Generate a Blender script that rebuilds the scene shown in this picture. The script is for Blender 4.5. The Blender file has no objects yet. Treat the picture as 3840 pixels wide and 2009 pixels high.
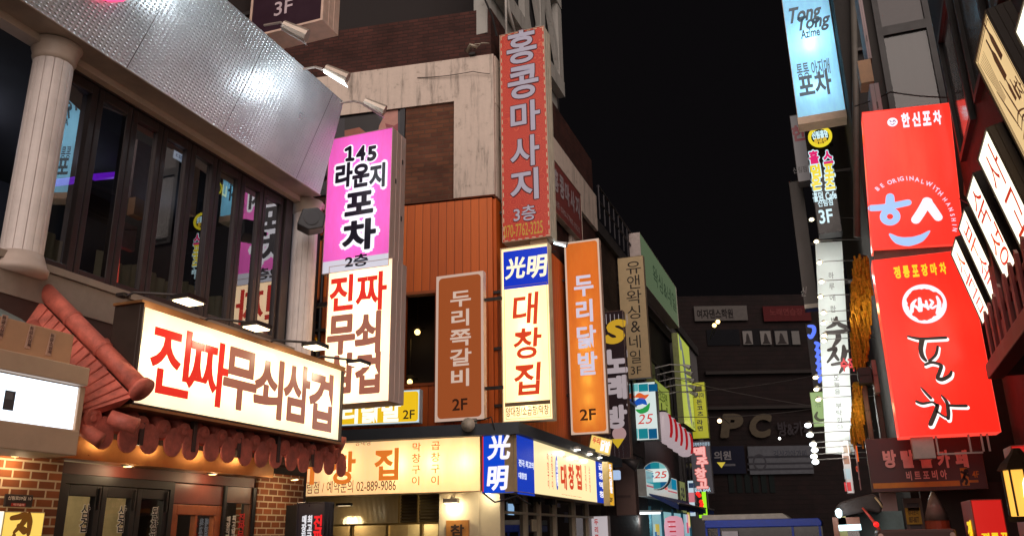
import bpy, math, random
from mathutils import Vector, Matrix
random.seed(7)
SC = bpy.context.scene
COL = SC.collection
R = math.radians

# ------------------------------------------------------------------ camera, sky, light
EYE = Vector((0, 0, 1.6))
FPX = 3150.0                                   # focal length in pixels of the 3840 px wide photograph
_u = Vector((-170, 9804, -3150)).normalized()  # world up seen from the camera
_s = Vector((1225, -1006, -3150)); _s = (_s - _u * _s.dot(_u)).normalized()   # street direction
_r = _s.cross(_u)
ROT = Matrix((_r, _s, _u))                     # camera axes -> world axes (X right, Y along the street, Z up)
cam = bpy.data.cameras.new("camera"); cam.sensor_width = 36; cam.lens = 36 * FPX / 3840
cam.clip_start = 0.05; cam.clip_end = 1000
cam_o = bpy.data.objects.new("camera", cam); COL.objects.link(cam_o)
cam_o.matrix_world = Matrix.Translation(EYE) @ ROT.to_4x4()
SC.camera = cam_o

world = bpy.data.worlds.new("World"); SC.world = world; world.use_nodes = True
wn = world.node_tree.nodes; wl = world.node_tree.links
sky = wn.new("ShaderNodeTexSky"); sky.sky_type = 'NISHITA'; sky.sun_disc = False
sky.sun_elevation = R(-7); sky.sun_rotation = R(200)
glow = wn.new("ShaderNodeMix"); glow.data_type = 'RGBA'; glow.blend_type = 'ADD'; glow.inputs[0].default_value = 1
glow.inputs[7].default_value = (.022, .019, .022, 1)        # city light scattered in the night sky
wl.new(sky.outputs[0], glow.inputs[6]); wl.new(glow.outputs[2], wn['Background'].inputs['Color']); wn['Background'].inputs['Strength'].default_value = 0.15

sun = bpy.data.lights.new("sun", 'SUN'); sun.energy = 3.2; sun.angle = R(75); sun.color = (1.0, 0.84, 0.76)
sun_o = bpy.data.objects.new("sun", sun); COL.objects.link(sun_o)     # the diffuse glow of the lit street behind the camera
sun_o.rotation_euler = Vector((-0.36, 0.80, -0.30)).to_track_quat('-Z', 'Y').to_euler()

SC.view_settings.view_transform = 'Standard'; SC.view_settings.look = 'None'
SC.view_settings.exposure = 0; SC.view_settings.gamma = 1
SC.render.engine = 'CYCLES'
SC.cycles.use_denoising = True
SC.cycles.max_bounces = 6; SC.cycles.diffuse_bounces = 3; SC.cycles.glossy_bounces = 4; SC.cycles.transparent_max_bounces = 8
SC.cycles.sample_clamp_indirect = 4

# ------------------------------------------------------------------ measuring
KP = 3840 / 2576
def ray(px, py):
    return ROT @ Vector((px * KP - 1920, -(py * KP - 1004.5), -FPX))
def hit(pl, px, py):
    """where the sight line through (px, py) meets a vertical plane; pl = (x, y, angle); gives (along, height)"""
    ox, oy, a = pl; a = R(a); d = ray(px, py)
    nx, ny = math.sin(a), -math.cos(a)
    t = (ox * nx + oy * ny) / (d.x * nx + d.y * ny)
    p = EYE + d * t
    return (p.x - ox) * math.cos(a) + (p.y - oy) * math.sin(a), p.z
def wpt(pl, u, z, dep=0.0):
    ox, oy, a = pl; a = R(a)
    return Vector((ox + u * math.cos(a) - dep * math.sin(a), oy + u * math.sin(a) + dep * math.cos(a), z))
def across(Y): return (0, Y, 0)
def leftwall(X): return (X, 0, 90)
def rightwall(X): return (X, 0, -90)

# ------------------------------------------------------------------ materials
def lin(c):
    return tuple(((v / 255) / 12.92 if v / 255 <= .04045 else ((v / 255 + .055) / 1.055) ** 2.4) for v in c)
_mc = {}
def newmat(name):
    m = bpy.data.materials.new(name); m.use_nodes = True
    return m, m.node_tree.nodes, m.node_tree.links, m.node_tree.nodes['Principled BSDF']
def uvw(n, l, mode='wall'):
    tc = n.new('ShaderNodeTexCoord')
    if mode == '3d': return tc.outputs['Object']
    s = n.new('ShaderNodeSeparateXYZ'); l.new(tc.outputs['Object'], s.inputs[0])
    a = n.new('ShaderNodeMath'); a.operation = 'ADD'; l.new(s.outputs[0], a.inputs[0]); l.new(s.outputs[1], a.inputs[1])
    c = n.new('ShaderNodeCombineXYZ'); l.new(a.outputs[0], c.inputs[0]); l.new(s.outputs[2], c.inputs[1])
    return c.outputs[0]
def ramp(n, l, src, stops):
    r = n.new('ShaderNodeValToRGB'); e = r.color_ramp.elements
    while len(e) < len(stops): e.new(.5)
    for i, (p, c) in enumerate(stops):
        e[i].position = p; e[i].color = (*c, 1) if len(c) == 3 else c
    l.new(src, r.inputs[0]); return r.outputs[0]
def D(rgb, rough=.6, metal=0.0, var=.18, scale=6.0, bump=.0, spec=.5, coat=0.0):
    """painted / weathered solid surface, colour given as sRGB"""
    k = ('D', rgb, rough, metal, var, scale, bump, spec, coat)
    if k in _mc: return _mc[k]
    m, n, l, p = newmat('paint_%d_%d_%d' % rgb)
    c = lin(rgb)
    nz = n.new('ShaderNodeTexNoise'); nz.inputs['Scale'].default_value = scale; nz.inputs['Detail'].default_value = 6; nz.inputs['Roughness'].default_value = .65
    l.new(uvw(n, l, '3d'), nz.inputs['Vector'])
    lo = tuple(v * (1 - var) for v in c); hi = tuple(min(1, v * (1 + var * .7)) for v in c)
    l.new(ramp(n, l, nz.outputs[0], [(.3, lo), (.7, hi)]), p.inputs['Base Color'])
    rr = n.new('ShaderNodeMapRange'); rr.inputs[3].default_value = max(.02, rough - .12); rr.inputs[4].default_value = min(1, rough + .15)
    l.new(nz.outputs[0], rr.inputs[0]); l.new(rr.outputs[0], p.inputs['Roughness'])
    p.inputs['Metallic'].default_value = metal; p.inputs['Specular IOR Level'].default_value = spec
    p.inputs['Coat Weight'].default_value = coat; p.inputs['Coat Roughness'].default_value = .1
    if bump:
        b = n.new('ShaderNodeBump'); b.inputs['Strength'].default_value = bump; b.inputs['Distance'].default_value = .02
        l.new(nz.outputs[0], b.inputs['Height']); l.new(b.outputs[0], p.inputs['Normal'])
    _mc[k] = m; return m
def E(rgb, s=1.0, rough=.25, sample=True):
    """backlit vinyl, acrylic, neon or a lamp: gives off light of the given sRGB colour"""
    k = ('E', rgb, s, sample)
    if k in _mc: return _mc[k]
    m, n, l, p = newmat('lit_%d_%d_%d' % rgb)
    c = lin(rgb)
    p.inputs['Base Color'].default_value = (c[0] * .25, c[1] * .25, c[2] * .25, 1); p.inputs['Roughness'].default_value = rough
    p.inputs['Emission Color'].default_value = (*c, 1); p.inputs['Emission Strength'].default_value = s
    if not sample: m.cycles.emission_sampling = 'NONE'
    _mc[k] = m; return m
def L(rgb, s=1.0): return E(rgb, s, sample=False)
def translucent(rgb, base=.12, emit=None):
    k = ('T', rgb, base, emit)
    if k in _mc: return _mc[k]
    m, n, l, p = newmat('acrylic_%d_%d_%d' % rgb)
    c = lin(rgb)
    t = n.new('ShaderNodeBsdfTranslucent')
    nz = n.new('ShaderNodeTexNoise'); nz.inputs['Scale'].default_value = 2.4; nz.inputs['Detail'].default_value = 8; nz.inputs['Roughness'].default_value = .7   # dust and rain marks on the acrylic
    mp = n.new('ShaderNodeMapping'); mp.inputs['Scale'].default_value = (2.2, .5, 1); l.new(uvw(n, l), mp.inputs['Vector']); l.new(mp.outputs[0], nz.inputs['Vector'])
    l.new(ramp(n, l, nz.outputs[0], [(.3, tuple(v * .72 for v in c)), (.6, c)]), t.inputs[0])
    l.new(ramp(n, l, nz.outputs[0], [(.3, tuple(v * .86 for v in lin(emit or rgb))), (.6, lin(emit or rgb))]), p.inputs['Emission Color'])
    p.inputs['Base Color'].default_value = (*[v * .3 for v in c], 1); p.inputs['Roughness'].default_value = .2
    p.inputs['Emission Strength'].default_value = base
    a = n.new('ShaderNodeAddShader'); l.new(t.outputs[0], a.inputs[0]); l.new(p.outputs[0], a.inputs[1])
    l.new(a.outputs[0], n['Material Output'].inputs['Surface'])
    m.cycles.emission_sampling = 'NONE'
    _mc[k] = m; return m
def brick(c1, c2, mortar, w=.2, h=.065, gap=.008, rough=.8, dirt=.35):
    k = ('B', c1, c2, mortar, w, h)
    if k in _mc: return _mc[k]
    m, n, l, p = newmat('brick_%d_%d_%d' % c1)
    v = uvw(n, l)
    b = n.new('ShaderNodeTexBrick'); b.inputs['Scale'].default_value = 1; b.inputs['Brick Width'].default_value = w; b.inputs['Row Height'].default_value = h
    b.inputs['Mortar Size'].default_value = gap; b.inputs['Mortar Smooth'].default_value = .3; b.inputs['Bias'].default_value = 0
    b.inputs['Color1'].default_value = (*lin(c1), 1); b.inputs['Color2'].default_value = (*lin(c2), 1); b.inputs['Mortar'].default_value = (*lin(mortar), 1)
    l.new(v, b.inputs['Vector'])
    nz = n.new('ShaderNodeTexNoise'); nz.inputs['Scale'].default_value = 1.7; nz.inputs['Detail'].default_value = 8; l.new(uvw(n, l, '3d'), nz.inputs['Vector'])
    mx = n.new('ShaderNodeMix'); mx.data_type = 'RGBA'; mx.blend_type = 'MULTIPLY'; mx.inputs[0].default_value = 1
    l.new(b.outputs['Color'], mx.inputs[6]); l.new(ramp(n, l, nz.outputs[0], [(.3, (1 - dirt,) * 3), (.65, (1.1,) * 3)]), mx.inputs[7])
    l.new(mx.outputs[2], p.inputs['Base Color']); p.inputs['Roughness'].default_value = rough; p.inputs['Specular IOR Level'].default_value = .2
    bp = n.new('ShaderNodeBump'); bp.invert = True; bp.inputs['Strength'].default_value = .7; bp.inputs['Distance'].default_value = .012
    l.new(b.outputs['Fac'], bp.inputs['Height']); l.new(bp.outputs[0], p.inputs['Normal'])
    _mc[k] = m; return m
def concrete(rgb, stain=.6):
    k = ('C', rgb, stain)
    if k in _mc: return _mc[k]
    m, n, l, p = newmat('concrete_%d_%d_%d' % rgb)
    c = lin(rgb); v = uvw(n, l)
    mp = n.new('ShaderNodeMapping'); mp.inputs['Scale'].default_value = (3.2, .35, 1); l.new(v, mp.inputs['Vector'])
    n1 = n.new('ShaderNodeTexNoise'); n1.inputs['Scale'].default_value = 1.6; n1.inputs['Detail'].default_value = 8; n1.inputs['Roughness'].default_value = .7; l.new(mp.outputs[0], n1.inputs['Vector'])
    n2 = n.new('ShaderNodeTexNoise'); n2.inputs['Scale'].default_value = 5; n2.inputs['Detail'].default_value = 9; n2.inputs['Roughness'].default_value = .7; l.new(v, n2.inputs['Vector'])
    dark = tuple(x * (1 - stain) for x in c)
    a = ramp(n, l, n1.outputs[0], [(.32, dark), (.46, tuple(x * .9 for x in c)), (.7, c)])
    b = ramp(n, l, n2.outputs[0], [(.3, (.35, .33, .3)), (.42, (.9, .9, .9)), (.75, (1, 1, 1))])
    mx = n.new('ShaderNodeMix'); mx.data_type = 'RGBA'; mx.blend_type = 'MULTIPLY'; mx.inputs[0].default_value = .8
    l.new(a, mx.inputs[6]); l.new(b, mx.inputs[7]); l.new(mx.outputs[2], p.inputs['Base Color'])
    p.inputs['Roughness'].default_value = .85
    bp = n.new('ShaderNodeBump'); bp.inputs['Strength'].default_value = .35; bp.inputs['Distance'].default_value = .02; l.new(n2.outputs[0], bp.inputs['Height']); l.new(bp.outputs[0], p.inputs['Normal'])
    _mc[k] = m; return m
def planks(c1, c2, w=.14, rough=.55):
    """upright boards: colour changes board by board, dark joints, grain"""
    k = ('P', c1, c2, w)
    if k in _mc: return _mc[k]
    m, n, l, p = newmat('boards_%d_%d_%d' % c1)
    v = uvw(n, l); s = n.new('ShaderNodeSeparateXYZ'); l.new(v, s.inputs[0])
    d = n.new('ShaderNodeMath'); d.operation = 'DIVIDE'; d.inputs[1].default_value = w; l.new(s.outputs[0], d.inputs[0])
    fl = n.new('ShaderNodeMath'); fl.operation = 'FLOOR'; l.new(d.outputs[0], fl.inputs[0])
    fr = n.new('ShaderNodeMath'); fr.operation = 'FRACT'; l.new(d.outputs[0], fr.inputs[0])
    wn_ = n.new('ShaderNodeTexWhiteNoise'); wn_.noise_dimensions = '1D'; l.new(fl.outputs[0], wn_.inputs['W'])
    mp = n.new('ShaderNodeMapping'); mp.inputs['Scale'].default_value = (14, .8, 1); l.new(v, mp.inputs['Vector'])
    g = n.new('ShaderNodeTexNoise'); g.inputs['Scale'].default_value = 2.2; g.inputs['Detail'].default_value = 7; l.new(mp.outputs[0], g.inputs['Vector'])
    ad = n.new('ShaderNodeMath'); ad.operation = 'MULTIPLY_ADD'; ad.inputs[1].default_value = .5; l.new(wn_.outputs[0], ad.inputs[0])
    h2 = n.new('ShaderNodeMath'); h2.operation = 'MULTIPLY'; h2.inputs[1].default_value = .5; l.new(g.outputs[0], h2.inputs[0]); l.new(h2.outputs[0], ad.inputs[2])
    colr = ramp(n, l, ad.outputs[0], [(.15, lin(c1)), (.8, lin(c2))])
    j = ramp(n, l, fr.outputs[0], [(0, (.15,) * 3), (.05, (1,) * 3), (.95, (1,) * 3), (1, (.15,) * 3)])
    mx = n.new('ShaderNodeMix'); mx.data_type = 'RGBA'; mx.blend_type = 'MULTIPLY'; mx.inputs[0].default_value = 1
    l.new(colr, mx.inputs[6]); l.new(j, mx.inputs[7]); l.new(mx.outputs[2], p.inputs['Base Color']); p.inputs['Roughness'].default_value = rough
    bp = n.new('ShaderNodeBump'); bp.inputs['Strength'].default_value = .6; bp.inputs['Distance'].default_value = .01; l.new(j, bp.inputs['Height']); l.new(bp.outputs[0], p.inputs['Normal'])
    _mc[k] = m; return m
def embossed_steel():
    m, n, l, p = newmat('embossed_steel')
    v = uvw(n, l); s = n.new('ShaderNodeSeparateXYZ'); l.new(v, s.inputs[0])
    def mth(op, a, b=None, c=None):
        q = n.new('ShaderNodeMath'); q.operation = op
        for i, x in enumerate((a, b, c)):
            if x is None: continue
            if isinstance(x, (int, float)): q.inputs[i].default_value = x
            else: l.new(x, q.inputs[i])
        return q.outputs[0]
    U = mth('MULTIPLY', s.outputs[0], math.pi / .048); V = mth('MULTIPLY', s.outputs[1], math.pi / .030)
    a = mth('SINE', mth('ADD', U, V)); b = mth('SINE', mth('SUBTRACT', U, V))
    h = mth('MAXIMUM', mth('MULTIPLY', a, b), 0.0)
    nz = n.new('ShaderNodeTexNoise'); nz.inputs['Scale'].default_value = .9; nz.inputs['Detail'].default_value = 4; l.new(v, nz.inputs['Vector'])
    tot = mth('MULTIPLY_ADD', nz.outputs[0], 2.5, h)
    bp = n.new('ShaderNodeBump'); bp.inputs['Strength'].default_value = 1; bp.inputs['Distance'].default_value = .006
    l.new(tot, bp.inputs['Height']); l.new(bp.outputs[0], p.inputs['Normal'])
    n2 = n.new('ShaderNodeTexNoise'); n2.inputs['Scale'].default_value = 2.3; n2.inputs['Detail'].default_value = 7; l.new(v, n2.inputs['Vector'])
    fx = mth('FRACT', mth('DIVIDE', s.outputs[0], 1.22)); seam = mth('LESS_THAN', fx, .006)     # sheets 1.22 m wide
    cr = ramp(n, l, n2.outputs[0], [(.3, (.62, .64, .67)), (.6, (.78, .80, .83))])
    mx = n.new('ShaderNodeMix'); mx.data_type = 'RGBA'; l.new(seam, mx.inputs[0]); l.new(cr, mx.inputs[6]); mx.inputs[7].default_value = (.1, .1, .1, 1)
    l.new(mx.outputs[2], p.inputs['Base Color']); p.inputs['Metallic'].default_value = .62
    l.new(ramp(n, l, n2.outputs[0], [(.3, (.27,) * 3), (.7, (.36,) * 3)]), p.inputs['Roughness'])
    return m
def glass(tint=(.75, .78, .8), refl=.35, rough=.01):
    k = ('G', tint, refl, rough)
    if k in _mc: return _mc[k]
    m, n, l, p = newmat('window_glass')
    g = n.new('ShaderNodeBsdfGlossy'); g.inputs['Roughness'].default_value = rough; g.inputs[0].default_value = (.95, .95, .95, 1)
    t = n.new('ShaderNodeBsdfTransparent'); t.inputs[0].default_value = (*tint, 1)
    mx = n.new('ShaderNodeMixShader'); mx.inputs[0].default_value = refl
    l.new(t.outputs[0], mx.inputs[1]); l.new(g.outputs[0], mx.inputs[2]); l.new(mx.outputs[0], n['Material Output'].inputs['Surface'])
    _mc[k] = m; return m

# ------------------------------------------------------------------ lettering
_gc = {}
def outline(s, bold):
    """triangulated letters, from the built-in typeface: (vertices, faces)"""
    k = (s, round(bold, 3))
    if k in _gc: return _gc[k]
    cu = bpy.data.curves.new('letters', 'FONT'); cu.body = s; cu.size = 1; cu.fill_mode = 'FRONT'; cu.resolution_u = 4
    cu.offset = min(bold, .022)
    ob = bpy.data.objects.new('letters', cu)
    me = bpy.data.meshes.new_from_object(ob)
    vs = [(v.co.x, v.co.y) for v in me.vertices]; fs = [tuple(p.vertices) for p in me.polygons]
    bpy.data.objects.remove(ob); bpy.data.curves.remove(cu); bpy.data.meshes.remove(me)
    ex = bold - .022
    if ex > .004:
        out, of = [], []
        for i, (dx, dy) in enumerate([(0, 0), (1, 0), (-1, 0), (0, 1), (0, -1), (.7, .7), (-.7, .7), (.7, -.7), (-.7, -.7)]):
            b = len(out); out += [(x + dx * ex, y + dy * ex, i) for x, y in vs]; of += [tuple(q + b for q in f) for f in fs]
        vs, fs = out, of
    else:
        vs = [(x, y, 0) for x, y in vs]
    _gc[k] = (vs, fs); return _gc[k]

# ------------------------------------------------------------------ mesh builder
class MB:
    def __init__(self): self.v = []; self.f = []; self.m = []
    def add(self, vs, fs, m=0):
        b = len(self.v); self.v += [tuple(p) for p in vs]
        for f in fs: self.f.append(tuple(i + b for i in f)); self.m.append(m)
        return self
    def box(self, x0, x1, y0, y1, z0, z1, m=0):
        return self.add([(x0, y0, z0), (x1, y0, z0), (x1, y1, z0), (x0, y1, z0), (x0, y0, z1), (x1, y0, z1), (x1, y1, z1), (x0, y1, z1)],
                        [(0, 3, 2, 1), (4, 5, 6, 7), (0, 1, 5, 4), (1, 2, 6, 5), (2, 3, 7, 6), (3, 0, 4, 7)], m)
    def prism(self, pts, y0, y1, m=0):
        """outline (x, z) given a thickness in y"""
        n = len(pts)
        vs = [(x, y0, z) for x, z in pts] + [(x, y1, z) for x, z in pts]
        return self.add(vs, [tuple(range(n)), tuple(range(2 * n - 1, n - 1, -1))] + [(i, n + i, n + (i + 1) % n, (i + 1) % n) for i in range(n)], m)
    def slab(self, pts, z0, z1, m=0):
        """outline (x, y) given a height"""
        n = len(pts)
        vs = [(x, y, z0) for x, y in pts] + [(x, y, z1) for x, y in pts]
        return self.add(vs, [tuple(range(n - 1, -1, -1)), tuple(range(n, 2 * n))] + [(i, (i + 1) % n, n + (i + 1) % n, n + i) for i in range(n)], m)
    def tube(self, pts, r, seg=8, m=0, cap=True):
        pts = [Vector(p) for p in pts]; rs = r if isinstance(r, (list, tuple)) else [r] * len(pts)
        vs = []; prev = None
        for i, p in enumerate(pts):
            t = (pts[min(i + 1, len(pts) - 1)] - pts[max(i - 1, 0)]).normalized()
            a = prev if prev is not None else (Vector((0, 0, 1)) if abs(t.z) < .9 else Vector((1, 0, 0)))
            a = (a - t * a.dot(t)).normalized(); prev = a; b = t.cross(a)
            for k in range(seg):
                q = 2 * math.pi * k / seg; vs.append(p + (a * math.cos(q) + b * math.sin(q)) * rs[i])
        fs = []
        for i in range(len(pts) - 1):
            for k in range(seg):
                k2 = (k + 1) % seg; fs.append((i * seg + k, i * seg + k2, (i + 1) * seg + k2, (i + 1) * seg + k))
        if cap: fs += [tuple(range(seg - 1, -1, -1)), tuple(range((len(pts) - 1) * seg, len(pts) * seg))]
        return self.add(vs, fs, m)
    def lathe(self, prof, cx, cy, seg=24, m=0):
        """prof = [(radius, z)], turned about the upright axis at (cx, cy)"""
        vs = []
        for r, z in prof:
            for k in range(seg):
                q = 2 * math.pi * k / seg; vs.append((cx + r * math.cos(q), cy + r * math.sin(q), z))
        fs = []
        for i in range(len(prof) - 1):
            for k in range(seg):
                k2 = (k + 1) % seg; fs.append((i * seg + k, i * seg + k2, (i + 1) * seg + k2, (i + 1) * seg + k))
        fs += [tuple(range(seg - 1, -1, -1)), tuple(range((len(prof) - 1) * seg, len(prof) * seg))]
        return self.add(vs, fs, m)
    def disc(self, cx, cz, r, y0, y1, seg=32, m=0, rz=None):
        return self.prism([(cx + r * math.cos(2 * math.pi * k / seg), cz + (rz or r) * math.sin(2 * math.pi * k / seg)) for k in range(seg)], y0, y1, m)
    def ring(self, cx, cz, r0, r1, y0, y1, seg=32, m=0, a0=0, a1=360, rz=1.0):
        n = seg; vs = []; cl = abs(a1 - a0) >= 360
        for k in range(n + (0 if cl else 1)):
            q = R(a0 + (a1 - a0) * k / n)
            for rr, yy in ((r0, y0), (r1, y0), (r1, y1), (r0, y1)):
                vs.append((cx + rr * math.cos(q), yy, cz + rr * rz * math.sin(q)))
        fs = []; N = n if cl else n
        tot = len(vs) // 4
        for k in range(N):
            a = k * 4; b = ((k + 1) % tot) * 4
            for i in range(4): fs.append((a + i, a + (i + 1) % 4, b + (i + 1) % 4, b + i))
        if not cl: fs += [(0, 1, 2, 3), ((tot - 1) * 4 + 3, (tot - 1) * 4 + 2, (tot - 1) * 4 + 1, (tot - 1) * 4)]
        return self.add(vs, fs, m)
    def ball(self, c, r, m=0, seg=10, sz=1.0):
        prof = [(max(1e-4, r * math.sin(math.pi * i / 8)), c[2] - r * sz * math.cos(math.pi * i / 8)) for i in range(9)]
        return self.lathe(prof, c[0], c[1], seg, m)
    def brush(self, pts, ws, y, m=0, th=0.0, caps=True):
        """a brush stroke: centre line (x, z) with a width at each point, smoothed"""
        P = []; W = []
        n = len(pts)
        for i in range(n - 1):
            p0, p1, p2, p3 = pts[max(i - 1, 0)], pts[i], pts[i + 1], pts[min(i + 2, n - 1)]
            for k in range(5):
                t = k / 5
                f = lambda a, b, c, d: .5 * (2 * b + (c - a) * t + (2 * a - 5 * b + 4 * c - d) * t * t + (3 * b - a - 3 * c + d) * t ** 3)
                P.append((f(p0[0], p1[0], p2[0], p3[0]), f(p0[1], p1[1], p2[1], p3[1]))); W.append(ws[i] + (ws[i + 1] - ws[i]) * t)
        P.append(pts[-1]); W.append(ws[-1])
        Lp, Rp = [], []
        for i, (x, z) in enumerate(P):
            a, b = P[max(i - 1, 0)], P[min(i + 1, len(P) - 1)]
            tx, tz = b[0] - a[0], b[1] - a[1]; q = math.hypot(tx, tz) or 1; nx, nz = -tz / q, tx / q; w = W[i] / 2
            Lp.append((x + nx * w, z + nz * w)); Rp.append((x - nx * w, z - nz * w))
        N = len(P)
        vs = [(x, y, z) for x, z in Lp] + [(x, y, z) for x, z in Rp]
        fs = [(i, i + 1, N + i + 1, N + i) for i in range(N - 1)]
        if th:
            vs += [(x, y + th, z) for x, z in Lp] + [(x, y + th, z) for x, z in Rp]
            fs += [(i, 2 * N + i, 2 * N + i + 1, i + 1) for i in range(N - 1)] + [(N + i, N + i + 1, 3 * N + i + 1, 3 * N + i) for i in range(N - 1)]
        self.add(vs, fs, m)
        if caps:
            for (x, z), w in ((P[0], W[0]), (P[-1], W[-1])):
                self.add([(x + w / 2 * math.cos(2 * math.pi * k / 12), y - .0004, z + w / 2 * math.sin(2 * math.pi * k / 12)) for k in range(12)], [tuple(range(12))], m)
        return self
    def text(self, s, x0, z0, x1, z1, y=-.004, m=0, bold=0.0, em=False, slant=0.0, flip=False):
        """letters fitted into the rectangle; em = keep the letter's own place in its square"""
        vs, fs = outline(s, bold)
        if not vs: return self
        if em: ax, bx, ay, by = -.01, .92, -.09, .86
        else:
            ax = min(v[0] for v in vs); bx = max(v[0] for v in vs); ay = min(v[1] for v in vs); by = max(v[1] for v in vs)
        kx = (x1 - x0) / (bx - ax); kz = (z1 - z0) / (by - ay)
        out = []
        for vx, vy, i in vs:
            X = (vx - ax) * kx; Z = (vy - ay) * kz
            if flip: X = (x1 - x0) - X
            out.append((x0 + X + slant * (Z - (z1 - z0) / 2), y - i * .0003, z0 + Z))
        return self.add(out, fs, m)
    def build(self, name, mats, parent=None, smooth=False, bevel=0.0):
        me = bpy.data.meshes.new(name)
        ms = mats if isinstance(mats, (list, tuple)) else [mats]
        me.from_pydata(self.v, [], self.f)
        for q in ms: me.materials.append(q)
        if len(ms) > 1: me.polygons.foreach_set('material_index', self.m)
        if smooth: me.polygons.foreach_set('use_smooth', [True] * len(me.polygons))
        me.update()
        o = bpy.data.objects.new(name, me); COL.objects.link(o)
        if parent: o.parent = parent
        if bevel:
            b = o.modifiers.new('edge', 'BEVEL'); b.width = bevel; b.segments = 2; b.limit_method = 'ANGLE'
        return o

def tag(o, label, cat, group=None, kind=None):
    if label: o['label'] = label
    if cat: o['category'] = cat
    if group: o['group'] = group
    if kind: o['kind'] = kind
    return o
def thing(name, label, cat, loc=(0, 0, 0), rz=0.0, group=None, rx=0.0, ry=0.0):
    o = bpy.data.objects.new(name, None); COL.objects.link(o); o.empty_display_size = .2
    o.location = loc; o.rotation_euler = (R(rx), R(ry), R(rz))
    return tag(o, label, cat, group)
def lamp(name, parent, loc, power, color, size=.05, kind='POINT', aim=None, spot=None):
    d = bpy.data.lights.new(name, kind); d.energy = power; d.color = color
    if kind in ('POINT', 'SPOT'): d.shadow_soft_size = size
    if kind == 'AREA': d.size = size
    if spot: d.spot_size = R(spot); d.spot_blend = .6
    o = bpy.data.objects.new(name, d); COL.objects.link(o); o.location = loc
    if parent: o.parent = parent
    if aim is not None: o.rotation_euler = Vector(aim).to_track_quat('-Z', 'Y').to_euler()
    return o

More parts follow.
